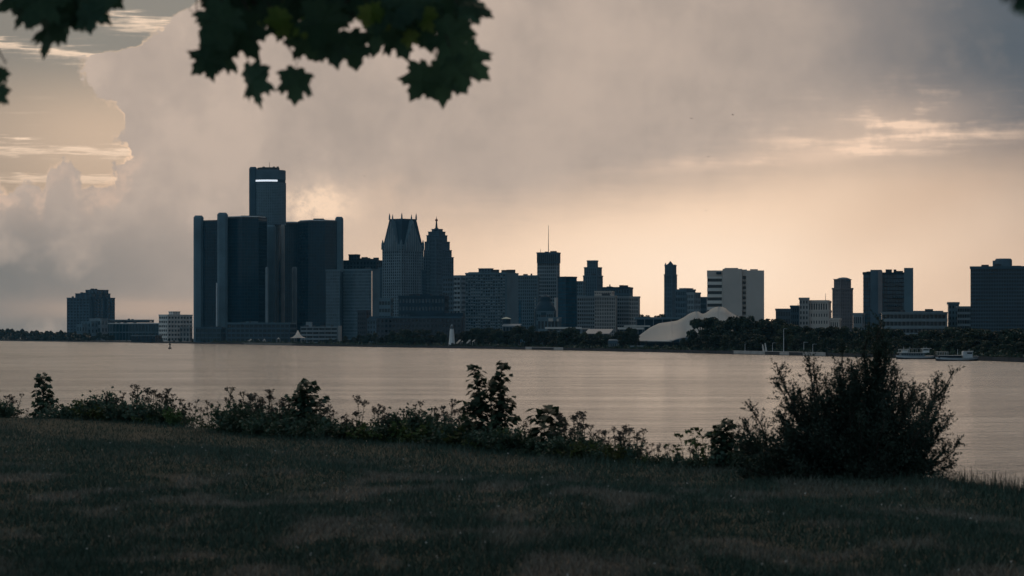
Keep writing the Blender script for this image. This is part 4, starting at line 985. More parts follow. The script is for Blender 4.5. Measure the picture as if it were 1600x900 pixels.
mat('hull_white', (0.62, 0.63, 0.64), (0.48, 0.50, 0.51), 0.45, 0.6)
mat('hull_dark', (0.02, 0.03, 0.045), None, 0.5, 0.6)
def ferry(label, x0, x1, Y, kind):
    A, B = P(x0, HV, Y), P(x1, HV, Y); L = B.x - A.x; cx = (A.x + B.x) / 2; b = thing('ferry', label, 'ferry', (cx, Y, 0))
    u = L / 14.0; zz = lambda y: P(0, y, Y).z
    def hull(z0, z1, m, name, flare):
        st = 12; lo, hi = [], []
        for i in range(st + 1):
            t = i / st; w = 2.4 * u * (1 - abs(2 * t - 1) ** 4 * 0.75); xx = A.x + L * (0.02 + 0.96 * t); sheer = 0.35 * u * abs(2 * t - 1) ** 2
            lo.append((xx, w, z0)); hi.append((A.x + L * t, w * 1.08, z1 + sheer))
        V = [(x, Y - w, z) for x, w, z in lo] + [(x, Y - w, z) for x, w, z in hi] + [(x, Y + w, z) for x, w, z in hi] + [(x, Y + w, z) for x, w, z in lo]
        n = st + 1; f = [(k * n + i, k * n + i + 1, (k + 1) * n + i + 1, (k + 1) * n + i) for k in range(3) for i in range(st)] + [(0, n, 2 * n, 3 * n), (st, 3 * n + st, 2 * n + st, n + st)]
        MB().add(V, f).build(name, m, b)
    hull(-0.4, 0.32 * u, 'hull_dark', 'hull', 1); hull(0.3 * u, 0.95 * u, 'hull_white', 'bulwark', 1.02)
    made = {}
    def bx(n, m, a0, a1, w, z0, z1, dy=0): made[n] = MB().box(A.x + L * a0, A.x + L * a1, Y - w * u + dy, Y + w * u + dy, z0 * u, z1 * u).build(n, m, made.get(n.split('_')[0] if '_' in n else '', b))
    if kind == 0:
        bx('cabin', 'grey_stone', 0.10, 0.68, 1.7, 0.9, 2.1)
        for k in range(9): bx('cabin_window', 'dark_glass', 0.13 + k * 0.058, 0.165 + k * 0.058, 1.74, 1.35, 1.85)
        bx('upper_deck', 'white_paint', 0.05, 0.72, 2.2, 2.1, 2.22)
        bx('wheelhouse', 'white_paint', 0.64, 0.80, 1.3, 2.2, 3.55)
        bx('wheelhouse_window', 'dark_glass', 0.655, 0.785, 1.34, 2.95, 3.35)
        bx('wheelhouse_roof', 'white_paint', 0.62, 0.86, 1.5, 3.55, 3.68)
        bx('canopy', 'white_paint', 0.07, 0.30, 1.9, 3.25, 3.36)
        bx('deck_locker', 'white_paint', 0.14, 0.28, 1.2, 2.2, 3.0); bx('canopy', 'grey_stone', 0.30, 0.62, 1.9, 3.42, 3.54)
        posts = [0.08, 0.16, 0.29, 0.31, 0.40, 0.5, 0.61]; zp = (2.2, 3.3)
        for mx in (0.19, 0.34, 0.68, 0.74): MB().tube([(A.x + L * mx, Y, 3.3 * u), (A.x + L * mx, Y, 4.2 * u)], 0.07 * u, 4).build('mast', 'white_metal', b)
    else:
        bx('cabin', 'hull_dark', 0.05, 0.60, 1.6, 0.9, 1.75)
        bx('deck_rail', 'white_paint', 0.08, 0.62, 2.2, 1.75, 1.86)
        bx('wheelhouse', 'hull_white', 0.63, 0.86, 1.4, 0.9, 3.1)
        bx('wheelhouse_window', 'dark_glass', 0.73, 0.85, 1.44, 2.3, 2.8)
        bx('wheelhouse_roof', 'white_paint', 0.65, 0.88, 1.6, 3.1, 3.24)
        bx('canopy', 'white_paint', 0.02, 0.28, 1.9, 2.9, 3.0)
        posts = [0.03, 0.11, 0.19, 0.27]; zp = (1.75, 2.95)
        for mx in (0.52, 0.79): MB().tube([(A.x + L * mx, Y, 1.8 * u), (A.x + L * mx, Y, 3.9 * u)], 0.07 * u, 4).build('mast', 'white_metal', b)
        bx('stern_rail', 'hull_white', 0.88, 0.99, 2.0, 1.5, 1.62)
    for q in posts:
        for sg in (-1, 1): MB().tube([(A.x + L * q, Y + sg * 1.8 * u, zp[0] * u), (A.x + L * q, Y + sg * 1.8 * u, zp[1] * u)], 0.06 * u, 4).build('deck_post', 'white_metal', b)
    return b
ferry('white double-deck ferry with wheelhouse amidships and striped hull', 1400, 1464, shoreY(1400) - 45, 0)
ferry('open-decked grey ferry with box cabin near its stern', 1462, 1528, shoreY(1528) - 8, 1)
p = P(265.5, 545, H * F / (545 - HV)); Yb = p.y; b = thing('channel_buoy', 'small dark channel buoy floating alone on the river', 'buoy', (p.x, Yb, 0)); s = Yb / F
MB().lathe([(1.0 * s, -0.4), (2.6 * s, -0.2), (2.8 * s, 1.0 * s), (2.2 * s, 2.0 * s), (0.6 * s, 2.2 * s)], (p.x, Yb), 12).build('float', 'dark_metal', b)
MB().lathe([(0.95 * s, 2.1 * s), (0.7 * s, 5.4 * s), (1.3 * s, 5.6 * s), (1.3 * s, 8.0 * s), (0.3 * s, 9.0 * s)], (p.x, Yb), 10).build('marker', 'dark_metal', b)

# ------------------------------------------------------------------ birds
bird = MB().add([(0, 0, 0), (0.10, 0.05, 0.02), (0.24, 0.0, 0.10), (0.13, -0.06, 0.03), (-0.10, 0.05, 0.02), (-0.24, 0.0, 0.10), (-0.13, -0.06, 0.03)], [(0, 1, 2, 3), (0, 6, 5, 4)])
bird.tube([(0, -0.16, 0.0), (0, -0.08, 0.0), (0, 0.06, 0), (0, 0.17, 0.01)], [0.015, 0.04, 0.035, 0.01], 6)
mat('bird_feather', (0.10, 0.09, 0.085), None, 0.8, 8)
bm_ = bird.mesh('bird', 'bird_feather')
for x, y, s, rz, lb in ((1080, 185, 1.0, 0.4, 'larger dark bird gliding level high in the cloud'), (1145, 179.5, 0.8, 1.2, 'small dark bird banking beside the larger gliding bird'), (1107, 245, 0.8, -0.6, 'small dark bird below the two high birds'), (570, 275, 0.8, 0.1, 'tiny bird alone above the broad glass tower'), (1103, 329, 0.6, 0.8, 'faint tiny bird in the bright glow')):
    o = obj('bird', bm_, None, P(x, y, 330)); o.rotation_euler = (0.2, 0.15 * rz, rz); o.scale = (s,) * 3; tag(o, lb, 'bird')

# ------------------------------------------------------------------ wild plants on the lip of the near bank (each made 1 m high)
def cat_(*a): return np.concatenate(a) if len(a) else np.zeros((0, 3))
def weed_kind(seed, nst=4, spread=0.16, flower=True, leafy=1.0):
    rr = random.Random(seed); rg = np.random.default_rng(seed); st = MB(); L, A, Sz, Fl = [], [], [], []
    for i in range(nst):
        h = 1.0 if i == 0 else rr.uniform(0.62, 0.97); a = rr.random() * 6.283; r = spread * rr.uniform(0.2, 1)
        b0 = Vector((0.03 * math.cos(a), 0.03 * math.sin(a), -0.04)); tp = Vector((r * math.cos(a), r * math.sin(a), h * 0.86)); md = b0.lerp(tp, 0.5) + Vector((rr.uniform(-.03, .03), rr.uniform(-.03, .03), 0.02))
        st.tube([b0, md, tp], [0.012, 0.009, 0.005], 4)
        n = int(30 * leafy * h)
        for k in range(n):
            t = 0.05 + 0.87 * (k / n); p = (b0.lerp(md, t * 2) if t < 0.5 else md.lerp(tp, t * 2 - 1)); an = k * 2.4 + rr.random()
            d = Vector((math.cos(an), math.sin(an), rr.uniform(0.1, 0.7))).normalized(); ln = (0.15 - 0.09 * t) * rr.uniform(0.7, 1.2)
            L.append(p + d * ln * 0.5); A.append(d); Sz.append(ln)
        if flower:
            nb = rr.randint(5, 8)
            for k in range(nb):
                an = rr.random() * 6.283; q = rr.uniform(0.02, 0.085); e = tp + Vector((q * math.cos(an), q * math.sin(an), h * 0.14 * rr.uniform(0.55, 1.05) - q * 0.3))
                st.tube([tp, tp.lerp(e, 0.6) + Vector((0, 0, -0.01)), e], [0.005, 0.004, 0.003], 3)
                for _ in range(9): Fl.append(e + Vector((rr.gauss(0, 0.016), rr.gauss(0, 0.016), rr.gauss(0, 0.012))))
    V = leaf_quads(np.array(L), np.array(Sz), axis=np.array(A), width=0.34, rg=rg)
    parts = [('stem', st.mesh('stem', 'stem')), ('foliage', np_mesh('foliage', V, quads(V), 'weed_leaf'))]
    if Fl:
        W = leaf_quads(np.array(Fl), 0.022 + 0.02 * rg.random(len(Fl)), width=0.8, rg=rg); parts.append(('flower_head', np_mesh('flower_head', W, quads(W), 'weed_flower')))
    return parts
def bush_kind(seed, n=700, rx=0.75, leaf=0.10, m='weed_leaf', twig=12):
    rr = random.Random(seed); rg = np.random.default_rng(seed); st = MB(); tips = []
    for i in range(twig):
        a = rr.random() * 6.283; r = rx * rr.uniform(0.2, 1.0); z = rr.uniform(0.45, 0.95) * (1 - 0.45 * (r / rx) ** 2); tip = Vector((r * math.cos(a), r * math.sin(a), z))
        st.tube([(0.15 * tip.x, 0.15 * tip.y, -0.05), tip * 0.55 + Vector((0, 0, 0.1)), tip], [0.014, 0.009, 0.004], 4); tips.append(tip)
    c = np.array([rr.choice(tips) for _ in range(n)]); t = rg.random((n, 1)) ** 0.55
    C = c * t + rg.normal(0, 0.085, (n, 3)); C[:, 2] = np.clip(C[:, 2], 0.02, 1.05)
    V = leaf_quads(C, leaf * (0.6 + 0.7 * rg.random(n)), nrm=rg.normal(size=(n, 3)) + np.array([0, 0, 1.0]), width=0.72, rg=rg)
    return [('stem', st.mesh('stem', 'stem')), ('foliage', np_mesh('foliage', V, quads(V), m))]
def sapling_kind(seed, leaders, leaf=0.085, m='weed_leaf', dens=1.0):
    """young tree: upright leaders with tiers of broad drooping leaves"""
    rr = random.Random(seed); rg = np.random.default_rng(seed); st = MB(); C, A, N = [], [], []
    for (bx, tx, h, w) in leaders:
        b0 = Vector((bx, 0, -0.03)); tp = Vector((tx, rr.uniform(-.05, .05), h)); st.tube([b0, b0.lerp(tp, 0.5) + Vector((0.015, 0, 0)), tp], [0.016, 0.011, 0.004], 5)
        k = 0; z = 0.12
        while z < 1.0:
            p = b0.lerp(tp, z)
            for q in range(max(2, int(4 * dens))):
                an = rr.random() * 6.283; ln = w * rr.uniform(0.3, 1.0) * (1.1 - 0.55 * z); e = p + Vector((ln * math.cos(an), ln * math.sin(an), rr.uniform(-0.02, 0.05)))
                st.tube([p, e], [0.004, 0.002], 3)
                for _ in range(2): C.append(e + Vector((rr.gauss(0, .02), rr.gauss(0, .02), rr.gauss(0, .015)))); A.append((math.cos(an), math.sin(an), -0.45)); N.append((rr.gauss(0, .4), rr.gauss(0, .4), 1))
            z += 0.045
    V = leaf_quads(np.array(C), leaf * (0.7 + 0.6 * rg.random(len(C))), nrm=np.array(N), axis=np.array(A), width=0.85, rg=rg)
    return [('stem', st.mesh('stem', 'stem')), ('foliage', np_mesh('foliage', V, quads(V), m))]
def vine_kind(seed, n=5):
    rr = random.Random(seed); rg = np.random.default_rng(seed); st = MB(); C, A = [], []
    for i in range(n):
        a = rr.random() * 6.283; r = rr.uniform(0.3, 0.6); h = rr.uniform(0.7, 1.0); pts = [Vector((r * t * math.cos(a), r * t * math.sin(a), h * math.sin(min(1.0, t * 1.15) * 1.9) / math.sin(1.57))) for t in (0, 0.2, 0.4, 0.6, 0.8, 1.0)]
        st.tube(pts, 0.006, 3)
        for k in range(16):
            t = rr.random(); j = min(4, int(t * 5)); p = pts[j].lerp(pts[j + 1], t * 5 - j); C.append(p + Vector((rr.gauss(0, .03), rr.gauss(0, .03), -0.03))); A.append((rr.gauss(0, 1), rr.gauss(0, 1), -0.8))
    V = leaf_quads(np.array(C), 0.11 * (0.6 + 0.7 * rg.random(len(C))), axis=np.array(A), width=0.7, rg=rg)
    return [('stem', st.mesh('stem', 'stem')), ('foliage', np_mesh('foliage', V, quads(V), 'bright_leaf'))]
def reed_kind(seed, n=26):
    rr = random.Random(seed); st = MB(); Fl = []
    for i in range(n):
        x, y = rr.gauss(0, 0.22), rr.gauss(0, 0.15); h = rr.uniform(0.45, 1.0); lx = rr.gauss(0, 0.10)
        st.tube([(x, y, -0.03), (x + lx * 0.3, y, h * 0.6), (x + lx, y, h)], [0.008, 0.005, 0.002], 3, cap=False)
        if rr.random() < 0.5:
            for k in range(6): Fl.append((x + lx * (0.8 + k * .04) + rr.gauss(0, .008), y, h * (0.86 + 0.03 * k)))
    rg = np.random.default_rng(seed); Fl = np.array(Fl); W = leaf_quads(Fl, 0.045 + 0 * Fl[:, 0], axis=rg.normal(0, .3, Fl.shape) + np.array([0, 0, 1.0]), width=0.4, rg=rg)
    return [('blade', st.mesh('blade', 'stem')), ('seed_head', np_mesh('seed_head', W, quads(W), 'weed_flower'))]
K = {'weed': [weed_kind(s, n, sp) for s, n, sp in ((1, 3, .12), (2, 5, .2), (3, 4, .26), (4, 6, .24))],
     'thin': [weed_kind(s, n, .22, True, 0.5) for s, n in ((11, 3), (12, 4), (13, 5))],
     'bush': [bush_kind(s, 900, rx) for s, rx in ((21, .8), (22, .7), (23, .95))],
     'low': [bush_kind(s, 650, 1.15, .14, m) for s, m in ((31, 'weed_leaf'), (32, 'bright_leaf'), (33, 'weed_leaf'))],
     'vine': [vine_kind(41), vine_kind(42)], 'reed': [reed_kind(51), reed_kind(52), reed_kind(53)]}
def plant(kind, x, ytop, label, group=None, off=0.4, wide=1.0, v=None, name=None, parts=None):
    Y = edgeY(x) + off; top = P(x, ytop, Y); z0 = float(lawn_h(top.x, min(Y, edgeY(x)))) - max(0, off) * 0.15 - 0.02; h = max(top.z - z0, 0.08)
    parts = parts or (K[kind][v] if v is not None else random.choice(K[kind]))
    nm = name or {'weed': 'flowering_weed', 'thin': 'thin_weed', 'bush': 'leafy_bush', 'low': 'ground_shrub', 'vine': 'arching_vine', 'reed': 'tall_grass'}[kind]
    o = thing(nm, label, 'plant', (top.x, Y, z0), group, world=False); o.rotation_euler.z = random.random() * 6.28 if parts not in (SAP,) else 0
    o.scale = (h * wide, h * wide, h)
    for n_, me in parts:
        c = obj(n_, me, o)
        if n_ in ('foliage', 'flower_head', 'seed_head', 'blade'): c['kind'] = 'stuff'
    return o
SAP = sapling_kind(61, [(-0.05, -0.16, 0.94, 0.13), (0.04, 0.12, 1.0, 0.13), (0.0, 0.0, 0.80, 0.22), (-0.06, -0.2, 0.6, 0.2), (0.08, 0.18, 0.62, 0.18)], 0.085)
SAP2 = sapling_kind(62, [(0, 0.0, 1.0, 0.24), (0.04, 0.2, 0.78, 0.3), (-0.05, -0.16, 0.74, 0.26), (0.02, 0.1, 0.9, 0.26)], 0.11)
SAP3 = sapling_kind(63, [(0, 0, 1.0, 0.27), (0.05, 0.16, 0.5, 0.38), (0.0, 0.03, 0.96, 0.24)], 0.12, dens=0.8)
SAP4 = sapling_kind(64, [(0, 0, 1.0, 0.5), (0.1, 0.25, 0.9, 0.4)], 0.2, dens=0.7)
plant('', 766, 567, 'tallest young tree on the bank, with two leafy leaders', name='young_tree', parts=SAP, off=0.9)
plant('', 482, 596, 'dense leafy young tree with broad tiers of leaves', name='young_tree', parts=SAP2, off=0.9)
plant('', 66, 586, 'slim solitary young tree standing clear at the dark end of the bank', name='young_tree', parts=SAP3, off=0.9)
plant('', 850, 637, 'broad-leaved plant with flat leaf top right of the tallest young tree', name='young_tree', parts=SAP4, off=0.6)
plant('', 1136, 657, 'leafy young shrub touching the big dark conifer bush', name='young_tree', parts=SAP2, off=0.5, wide=1.1)
def row(kind, spec, label, group, off=(0.1, 0.9), wide=1.0):
    for x, y in spec: plant(kind, x + random.uniform(-2, 2), y + random.uniform(-2, 2), label, group, random.uniform(*off), wide * random.uniform(0.85, 1.2))
row('weed', [(4, 607), (14, 618), (26, 616), (40, 638)], 'flowering weed left of the slim solitary young tree', 'weeds left of slim young tree')
row('bush', [(105, 632), (125, 622), (150, 612), (172, 609), (198, 606), (225, 617), (250, 620), (272, 622)], 'rounded leafy bush in the clump right of the slim young tree', 'bushes of the first clump')
row('weed', [(186, 612), (214, 603), (222, 600), (238, 606), (250, 609), (262, 608), (268, 611), (160, 614), (135, 625)], 'flowering weed standing up out of the bush clump by the slim young tree', 'weeds in the first clump', wide=1.1)
row('thin', [(290, 628), (300, 624), (315, 636), (330, 626), (342, 640), (282, 640), (88, 646)], 'thin weed in the gap between two bush clumps', 'thin weeds between clumps')
row('bush', [(360, 622), (378, 620), (395, 624), (415, 626), (440, 630), (455, 634)], 'leafy bush left of the dense young tree', 'bushes left of the dense young tree')
row('weed', [(362, 616), (380, 606), (394, 614), (404, 617), (417, 616), (434, 610), (446, 625), (455, 626), (510, 628), (520, 632)], 'flowering weed among the bushes by the dense young tree', 'weeds by the dense young tree', wide=1.1)
row('bush', [(500, 640), (515, 650)], 'leafy bush right beside the dense young tree', 'bushes right of the dense young tree')
row('thin', [(532, 646), (545, 650), (560, 618), (552, 652), (575, 655), (600, 640)], 'thin weed between the dense young tree and bramble clump', 'thin weeds before the bramble')
row('weed', [(592, 630), (598, 636), (648, 628), (693, 624), (700, 632), (724, 630), (716, 640)], 'flowering weed between the two leafiest young trees', 'weeds between the young trees')
row('bush', [(620, 638), (640, 632), (660, 636), (678, 644), (700, 650), (720, 640), (740, 645), (790, 655), (805, 662)], 'leafy bush at the foot of the tallest young tree', 'bushes by the tallest young tree')
row('weed', [(826, 655), (880, 646), (890, 648), (900, 645), (912, 650), (918, 645), (936, 666), (945, 672)], 'flowering weed right of the broad-leaved plant', 'weeds right of the broad-leaved plant', wide=1.1)
row('weed', [(963, 668), (972, 664), (985, 668), (994, 672), (980, 672)], 'flat-topped flowering weed at the end of the bush row', 'weeds at the end of the row', wide=1.3)
row('bush', [(830, 672), (860, 668), (890, 674), (920, 680), (950, 688), (975, 694)], 'low leafy bush under the flat-topped weeds', 'bushes under the flat-topped weeds')
row('thin', [(1018, 690), (1026, 696), (1036, 692), (1010, 704), (1046, 700), (1054, 694), (1064, 704), (1082, 694), (1004, 698), (1098, 700)], 'thin dry weed in the open gap before the conifer bush', 'dry weeds in the gap')
row('vine', [(1072, 676), (1092, 668), (1108, 664)], 'arching leafy vine beside the conifer bush', 'vines by the conifer bush', wide=0.9)
row('bush', [(1118, 690), (1150, 688), (1165, 680), (1182, 676), (1198, 690), (1214, 684), (1232, 700)], 'leafy bush at the left foot of the conifer bush', 'bushes at the conifer bush')
row('reed', [(x, 712 + 6 * random.random()) for x in range(1000, 1112, 6)], 'tuft of tall grass in the gap before the conifer bush', 'grass tufts in the gap', (0.0, 0.5))
row('reed', [(x, interp(EDGE, x) - 24 - 16 * random.random()) for x in range(1476, 1640, 6)], 'tuft of tall grass at the water right of the conifer bush', 'grass tufts right of the conifer bush', (0.0, 0.6), 1.1)
row('reed', [(x, interp(EDGE, x) - 16 - 8 * random.random()) for x in range(1190, 1480, 16)], 'tuft of grass under the skirts of the conifer bush', 'grass tufts under the conifer bush', (-0.6, 0.2), 1.1)
row('low', [(x, interp(EDGE, x) - 26 - 10 * random.random()) for x in list(range(-10, 30, 20)) + list(range(95, 285, 18)) + list(range(350, 420, 20))], 'low ground shrub under the first bush clumps', 'ground shrubs under first clumps', (-0.1, 0.6), 1.1)
row('low', [(x, interp(EDGE, x) - 30 - 12 * random.random()) for x in range(420, 820, 20)], 'low ground shrub along the bank before the young trees', 'ground shrubs before young trees', (-0.1, 0.5), 1.15)
row('low', [(x, interp(EDGE, x) - 26 - 12 * random.random()) for x in range(820, 1000, 20)], 'low ground shrub under the flat-topped weeds', 'ground shrubs under flat-topped weeds', (-0.1, 0.5), 1.1)

row('low', [(x, interp(EDGE, x) - 14 - 8 * random.random()) for x in range(1004, 1110, 17)], 'low sparse shrub in the open gap before the conifer bush', 'ground shrubs in the gap', (0.0, 0.5), 0.9)

# ------------------------------------------------------------------ the big conifer bush
def conifer_bush():
    X0, Yc = 1335, edgeY(1335) + 0.3; base = P(X0, 752, Yc); zb = float(lawn_h(base.x, Yc)) - 0.12; px = Yc / F
    root = thing('conifer_bush', 'big dark feathery conifer bush at the water edge', 'bush', (base.x, Yc, zb), world=False)
    env = [(-90, 170), (-80, 185), (-62, 196), (-52, 205), (-42, 185), (-34, 222), (-22, 205), (-12, 225), (0, 235), (8, 262), (14, 225), (24, 190), (36, 215), (41, 240), (50, 205), (62, 175), (75, 150), (90, 140)]
    rr = random.Random(5); rg = np.random.default_rng(5); st = MB(); C, A, S_ = [], [], []
    def branch(th, ph, L, den=1.0):
        # th: lean in the picture plane (degrees from upright), ph: turn towards or away from the viewer
        d0 = Vector((math.sin(R(th)) * math.cos(ph), math.sin(R(th)) * math.sin(ph) + 0.0, math.cos(R(th)))).normalized()
        end = d0 * L; b0 = Vector((end.x * rr.uniform(0.05, 0.4), end.y * rr.uniform(0.05, 0.3), 0)); ct = Vector((b0.x + (end.x - b0.x) * rr.uniform(0.55, 0.9), end.y * 0.8, end.z * rr.uniform(0.3, 0.62)))
        pts = []; 
        for k in range(7):
            t = k / 6; p = b0 * (1 - t) ** 2 + ct * (2 * t * (1 - t)) + end * t * t; p += Vector((rr.gauss(0, .015), rr.gauss(0, .015), rr.gauss(0, .01))) * L * 0.6; p.z = max(p.z, 0.03 + 0.05 * t); pts.append(p)
        st.tube(pts, [0.022 * (1 - 0.85 * k / 6) * L / 1.4 + 0.003 for k in range(7)], 4, cap=False)
        n = int(58 * L * den)
        for i in range(n):
            t = rr.uniform(0.18, 1.0); j = min(5, int(t * 6)); p = pts[j].lerp(pts[j + 1], t * 6 - j); dd = (pts[j + 1] - pts[j]).normalized()
            sd = Vector((rr.gauss(0, 1), rr.gauss(0, 1), rr.gauss(0.35, 0.8))).normalized(); e = (dd * rr.uniform(0.45, 1.1) + sd * 1.05).normalized(); ln = L * (0.24 * (1.05 - t) + 0.07) * rr.uniform(0.5, 1.2)
            m = max(5, int(ln * 75))
            for q in range(m):
                s = (q + rr.random()) / m; c = p + e * ln * s + Vector((rr.gauss(0, .007), rr.gauss(0, .007), rr.gauss(0, .007)))
                if c.z < 0.02: continue
                C.append(c); a = (e + Vector((rr.gauss(0, .6), rr.gauss(0, .6), rr.gauss(0, .6)))).normalized(); A.append(a); S_.append(rr.uniform(0.022, 0.045))
    for i in range(175):
        th = rr.uniform(-88, 86); ph = rr.gauss(0, 0.9); L = interp(env, th) * px * rr.uniform(0.5, 1.0); branch(th, ph, L * (1 if abs(ph) < 0.5 else 0.85))
    for th, l in ((9, 262), (5, 245), (12, 236), (-5, 222), (-33, 222), (-36, 205), (41, 242), (37, 222), (44, 215), (-52, 206), (-60, 200), (66, 178), (76, 158), (-20, 215), (-78, 190), (-84, 182), (-70, 192), (-66, 198), (8, 258), (11, 250), (84, 140)): branch(th, rr.gauss(0, .12), l * px, 0.9)
    for i in range(420):      # dense inner clumps
        th = rr.uniform(-84, 82); ph = rr.gauss(0, 0.8); d0 = Vector((math.sin(R(th)) * math.cos(ph), math.sin(R(th)) * math.sin(ph), math.cos(R(th)))); c0 = d0 * interp(env, th) * px * rr.uniform(0.15, 0.74) ** 0.8
        g = Vector((rr.gauss(0, 1) + d0.x, rr.gauss(0, 1), rr.gauss(0.6, 1))).normalized(); w = rr.uniform(0.03, 0.075)
        for _ in range(rr.randint(45, 90)):
            c = c0 + g * rr.gauss(0, w * 1.8) + Vector((rr.gauss(0, w), rr.gauss(0, w), rr.gauss(0, w)))
            if c.z > 0.02: C.append(c); A.append((g + Vector((rr.gauss(0, .7), rr.gauss(0, .7), rr.gauss(0, .7)))).normalized()); S_.append(rr.uniform(0.022, 0.045))
    st_o = obj('branches', st.mesh('branches', 'bark'), root); st_o['kind'] = 'stuff'
    V = leaf_quads(np.array(C), np.array(S_), axis=np.array(A), width=0.42, rg=rg)
    tag(obj('foliage', np_mesh('foliage', V, quads(V), 'juniper_leaf'), root), kind='stuff')
    print('conifer leaves', len(C))
conifer_bush()

# ------------------------------------------------------------------ the maple whose branches hang into view
def maple_leaf_mesh(seed, m):
    rr = random.Random(seed)
    half = [(0.0, 0.0), (0.13, -0.10), (0.26, -0.06), (0.22, 0.03), (0.38, 0.05), (0.50, 0.13), (0.40, 0.20), (0.44, 0.29), (0.36, 0.28), (0.32, 0.36), (0.44, 0.47), (0.48, 0.62), (0.38, 0.61), (0.34, 0.70), (0.25, 0.58), (0.18, 0.62), (0.19, 0.76), (0.11, 0.80), (0.0, 0.95)]
    pts = [(x * rr.uniform(0.92, 1.08), y * rr.uniform(0.95, 1.05)) for x, y in half]; pts[0] = (0, 0); pts[-1] = (0, 0.95)
    out = pts + [(-x * rr.uniform(0.92, 1.08), y) for x, y in reversed(pts[1:-1])]
    cupx, cupy = rr.uniform(0.15, 0.45), rr.uniform(-0.25, 0.1)
    def z(x, y): return abs(x) * cupx * -0.5 + (y - 0.3) ** 2 * cupy + 0.04 * math.sin(9 * x + 5 * y)
    mb = MB(); V = [(0, 0.34, z(0, 0.34))] + [(x, y, z(x, y)) for x, y in out]; n = len(out)
    mb.add(V, [(0, 1 + i, 1 + (i + 1) % n) for i in range(n)])
    mb.tube([(0, 0.02, 0), (0, -0.25, 0.05), (0.03, -0.55, 0.16)], [0.012, 0.010, 0.010], 4, cap=False)
    return mb.mesh('leaf', m)
LEAVES = [maple_leaf_mesh(s, 'maple_leaf_green') for s in range(5)]; BACKLIT = [maple_leaf_mesh(s, 'maple_leaf_backlit') for s in (7, 8)]
def maple():
    tx, ty = -3.4, 6.0
    root = thing('maple_tree', 'maple with broad lobed leaves hanging in from above', 'tree', (tx, ty, LZ - 0.05)); rr = random.Random(3)
    T = lambda x, y, z: (x, y, LZ + z)
    MB().tube([T(tx, ty, -0.1), T(tx, ty, 0.3), T(tx + .05, ty, 1.6), T(tx + .1, ty + .1, 3.2), T(tx + .3, ty + .2, 5.5), T(tx + .5, ty + .3, 8)], [0.36, 0.28, 0.24, 0.2, 0.14, 0.05], 12).build('trunk', 'bark', root, smooth=True)
    MB().tube([T(tx + .1, ty + .1, 3.2), (-2.6, 7.3, 10.95), (-1.75, 8.6, P(0, -70, 8.6).z), (-1.0, 9.0, P(0, -60, 9).z), (-0.3, 9.1, P(0, -50, 9.1).z), (0.0, 9.2, P(0, -90, 9.2).z)], [0.09, 0.07, 0.05, 0.035, 0.022, 0.01], 8).build('limb', 'bark', root, smooth=True)
    MB().tube([T(tx + .3, ty + .2, 5.0), (-1.5, 6.4, LZ + 6.0), (0.6, 7.0, LZ + 5.4), (1.7, 7.6, P(0, -120, 7.6).z)], [0.09, 0.07, 0.05, 0.02], 8).build('limb', 'bark', root, smooth=True)
    # leaves seen one by one: bearing, height, size, turn of the tip (0 = hanging straight down), distance
    seen = [(335, 88, 78, 25), (396, 136, 72, -8), (462, 135, 60, 5), (440, 75, 74, 15), (382, 62, 80, -30), (338, 40, 76, 40), (520, 78, 62, -15), (552, 80, 62, -10), (500, 45, 80, 20), (448, 28, 80, -25), (395, 12, 84, 20), (345, 5, 76, 35),
            (588, 58, 64, 10), (625, 62, 70, -20), (600, 22, 80, 20), (556, 30, 72, -30), (655, 132, 66, 30), (692, 132, 72, 0), (738, 102, 70, -50), (718, 118, 60, -20), (700, 68, 78, 20), (664, 45, 78, -15), (715, 28, 66, -50), (748, 14, 54, -60), (640, 8, 76, 25), (560, -4, 76, 10), (690, -4, 76, -20), (505, 2, 76, -10), (318, 98, 60, 50), (480, 70, 60, -30),
            (76, 52, 88, 8), (58, 8, 86, 25), (108, 6, 90, -20), (150, 14, 74, -35), (100, 30, 72, 15), (18, -2, 64, 50), (172, -4, 60, -50), (140, 30, 56, -10), (35, 22, 60, 40), (128, 24, 60, -5), (2, 120, 30, 20), (-6, 152, 46, 10), (1598, -8, 52, 20), (1590, -22, 56, -30), (1606, 4, 50, 0)]
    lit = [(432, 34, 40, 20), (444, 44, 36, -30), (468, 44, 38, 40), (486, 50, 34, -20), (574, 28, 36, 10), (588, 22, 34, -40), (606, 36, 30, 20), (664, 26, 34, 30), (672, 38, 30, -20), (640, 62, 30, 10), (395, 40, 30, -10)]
    for _ in range(135):
        x = rr.choice([rr.uniform(318, 750), rr.uniform(330, 560)]); lim = interp([(318, 70), (345, 85), (400, 95), (480, 85), (520, 70), (600, 45), (660, 70), (720, 70), (750, 20)], x)
        seen.append((x, rr.uniform(-70, lim) - 16, rr.uniform(38, 58), rr.uniform(-60, 60)))
    for _ in range(30):
        x = rr.uniform(10, 180); seen.append((x, rr.uniform(-80, interp([(10, -8), (60, 12), (120, 14), (180, -18)], x)) - 6, rr.uniform(60, 84), rr.uniform(-60, 60)))
    tw = MB(); limb = [(-1.75, 8.6, P(0, -70, 8.6).z), (-1.0, 9.0, P(0, -60, 9).z), (-0.3, 9.1, P(0, -50, 9.1).z)]
    holes = [(402, 66, 11), (478, 50, 8), (490, 30, 6), (576, 48, 14), (556, 44, 8), (352, 76, 7), (702, 122, 7), (590, 40, 7), (440, 76, 5), (712, 62, 7), (665, 10, 6), (50, 34, 9), (76, 35, 8), (410, 55, 8)]
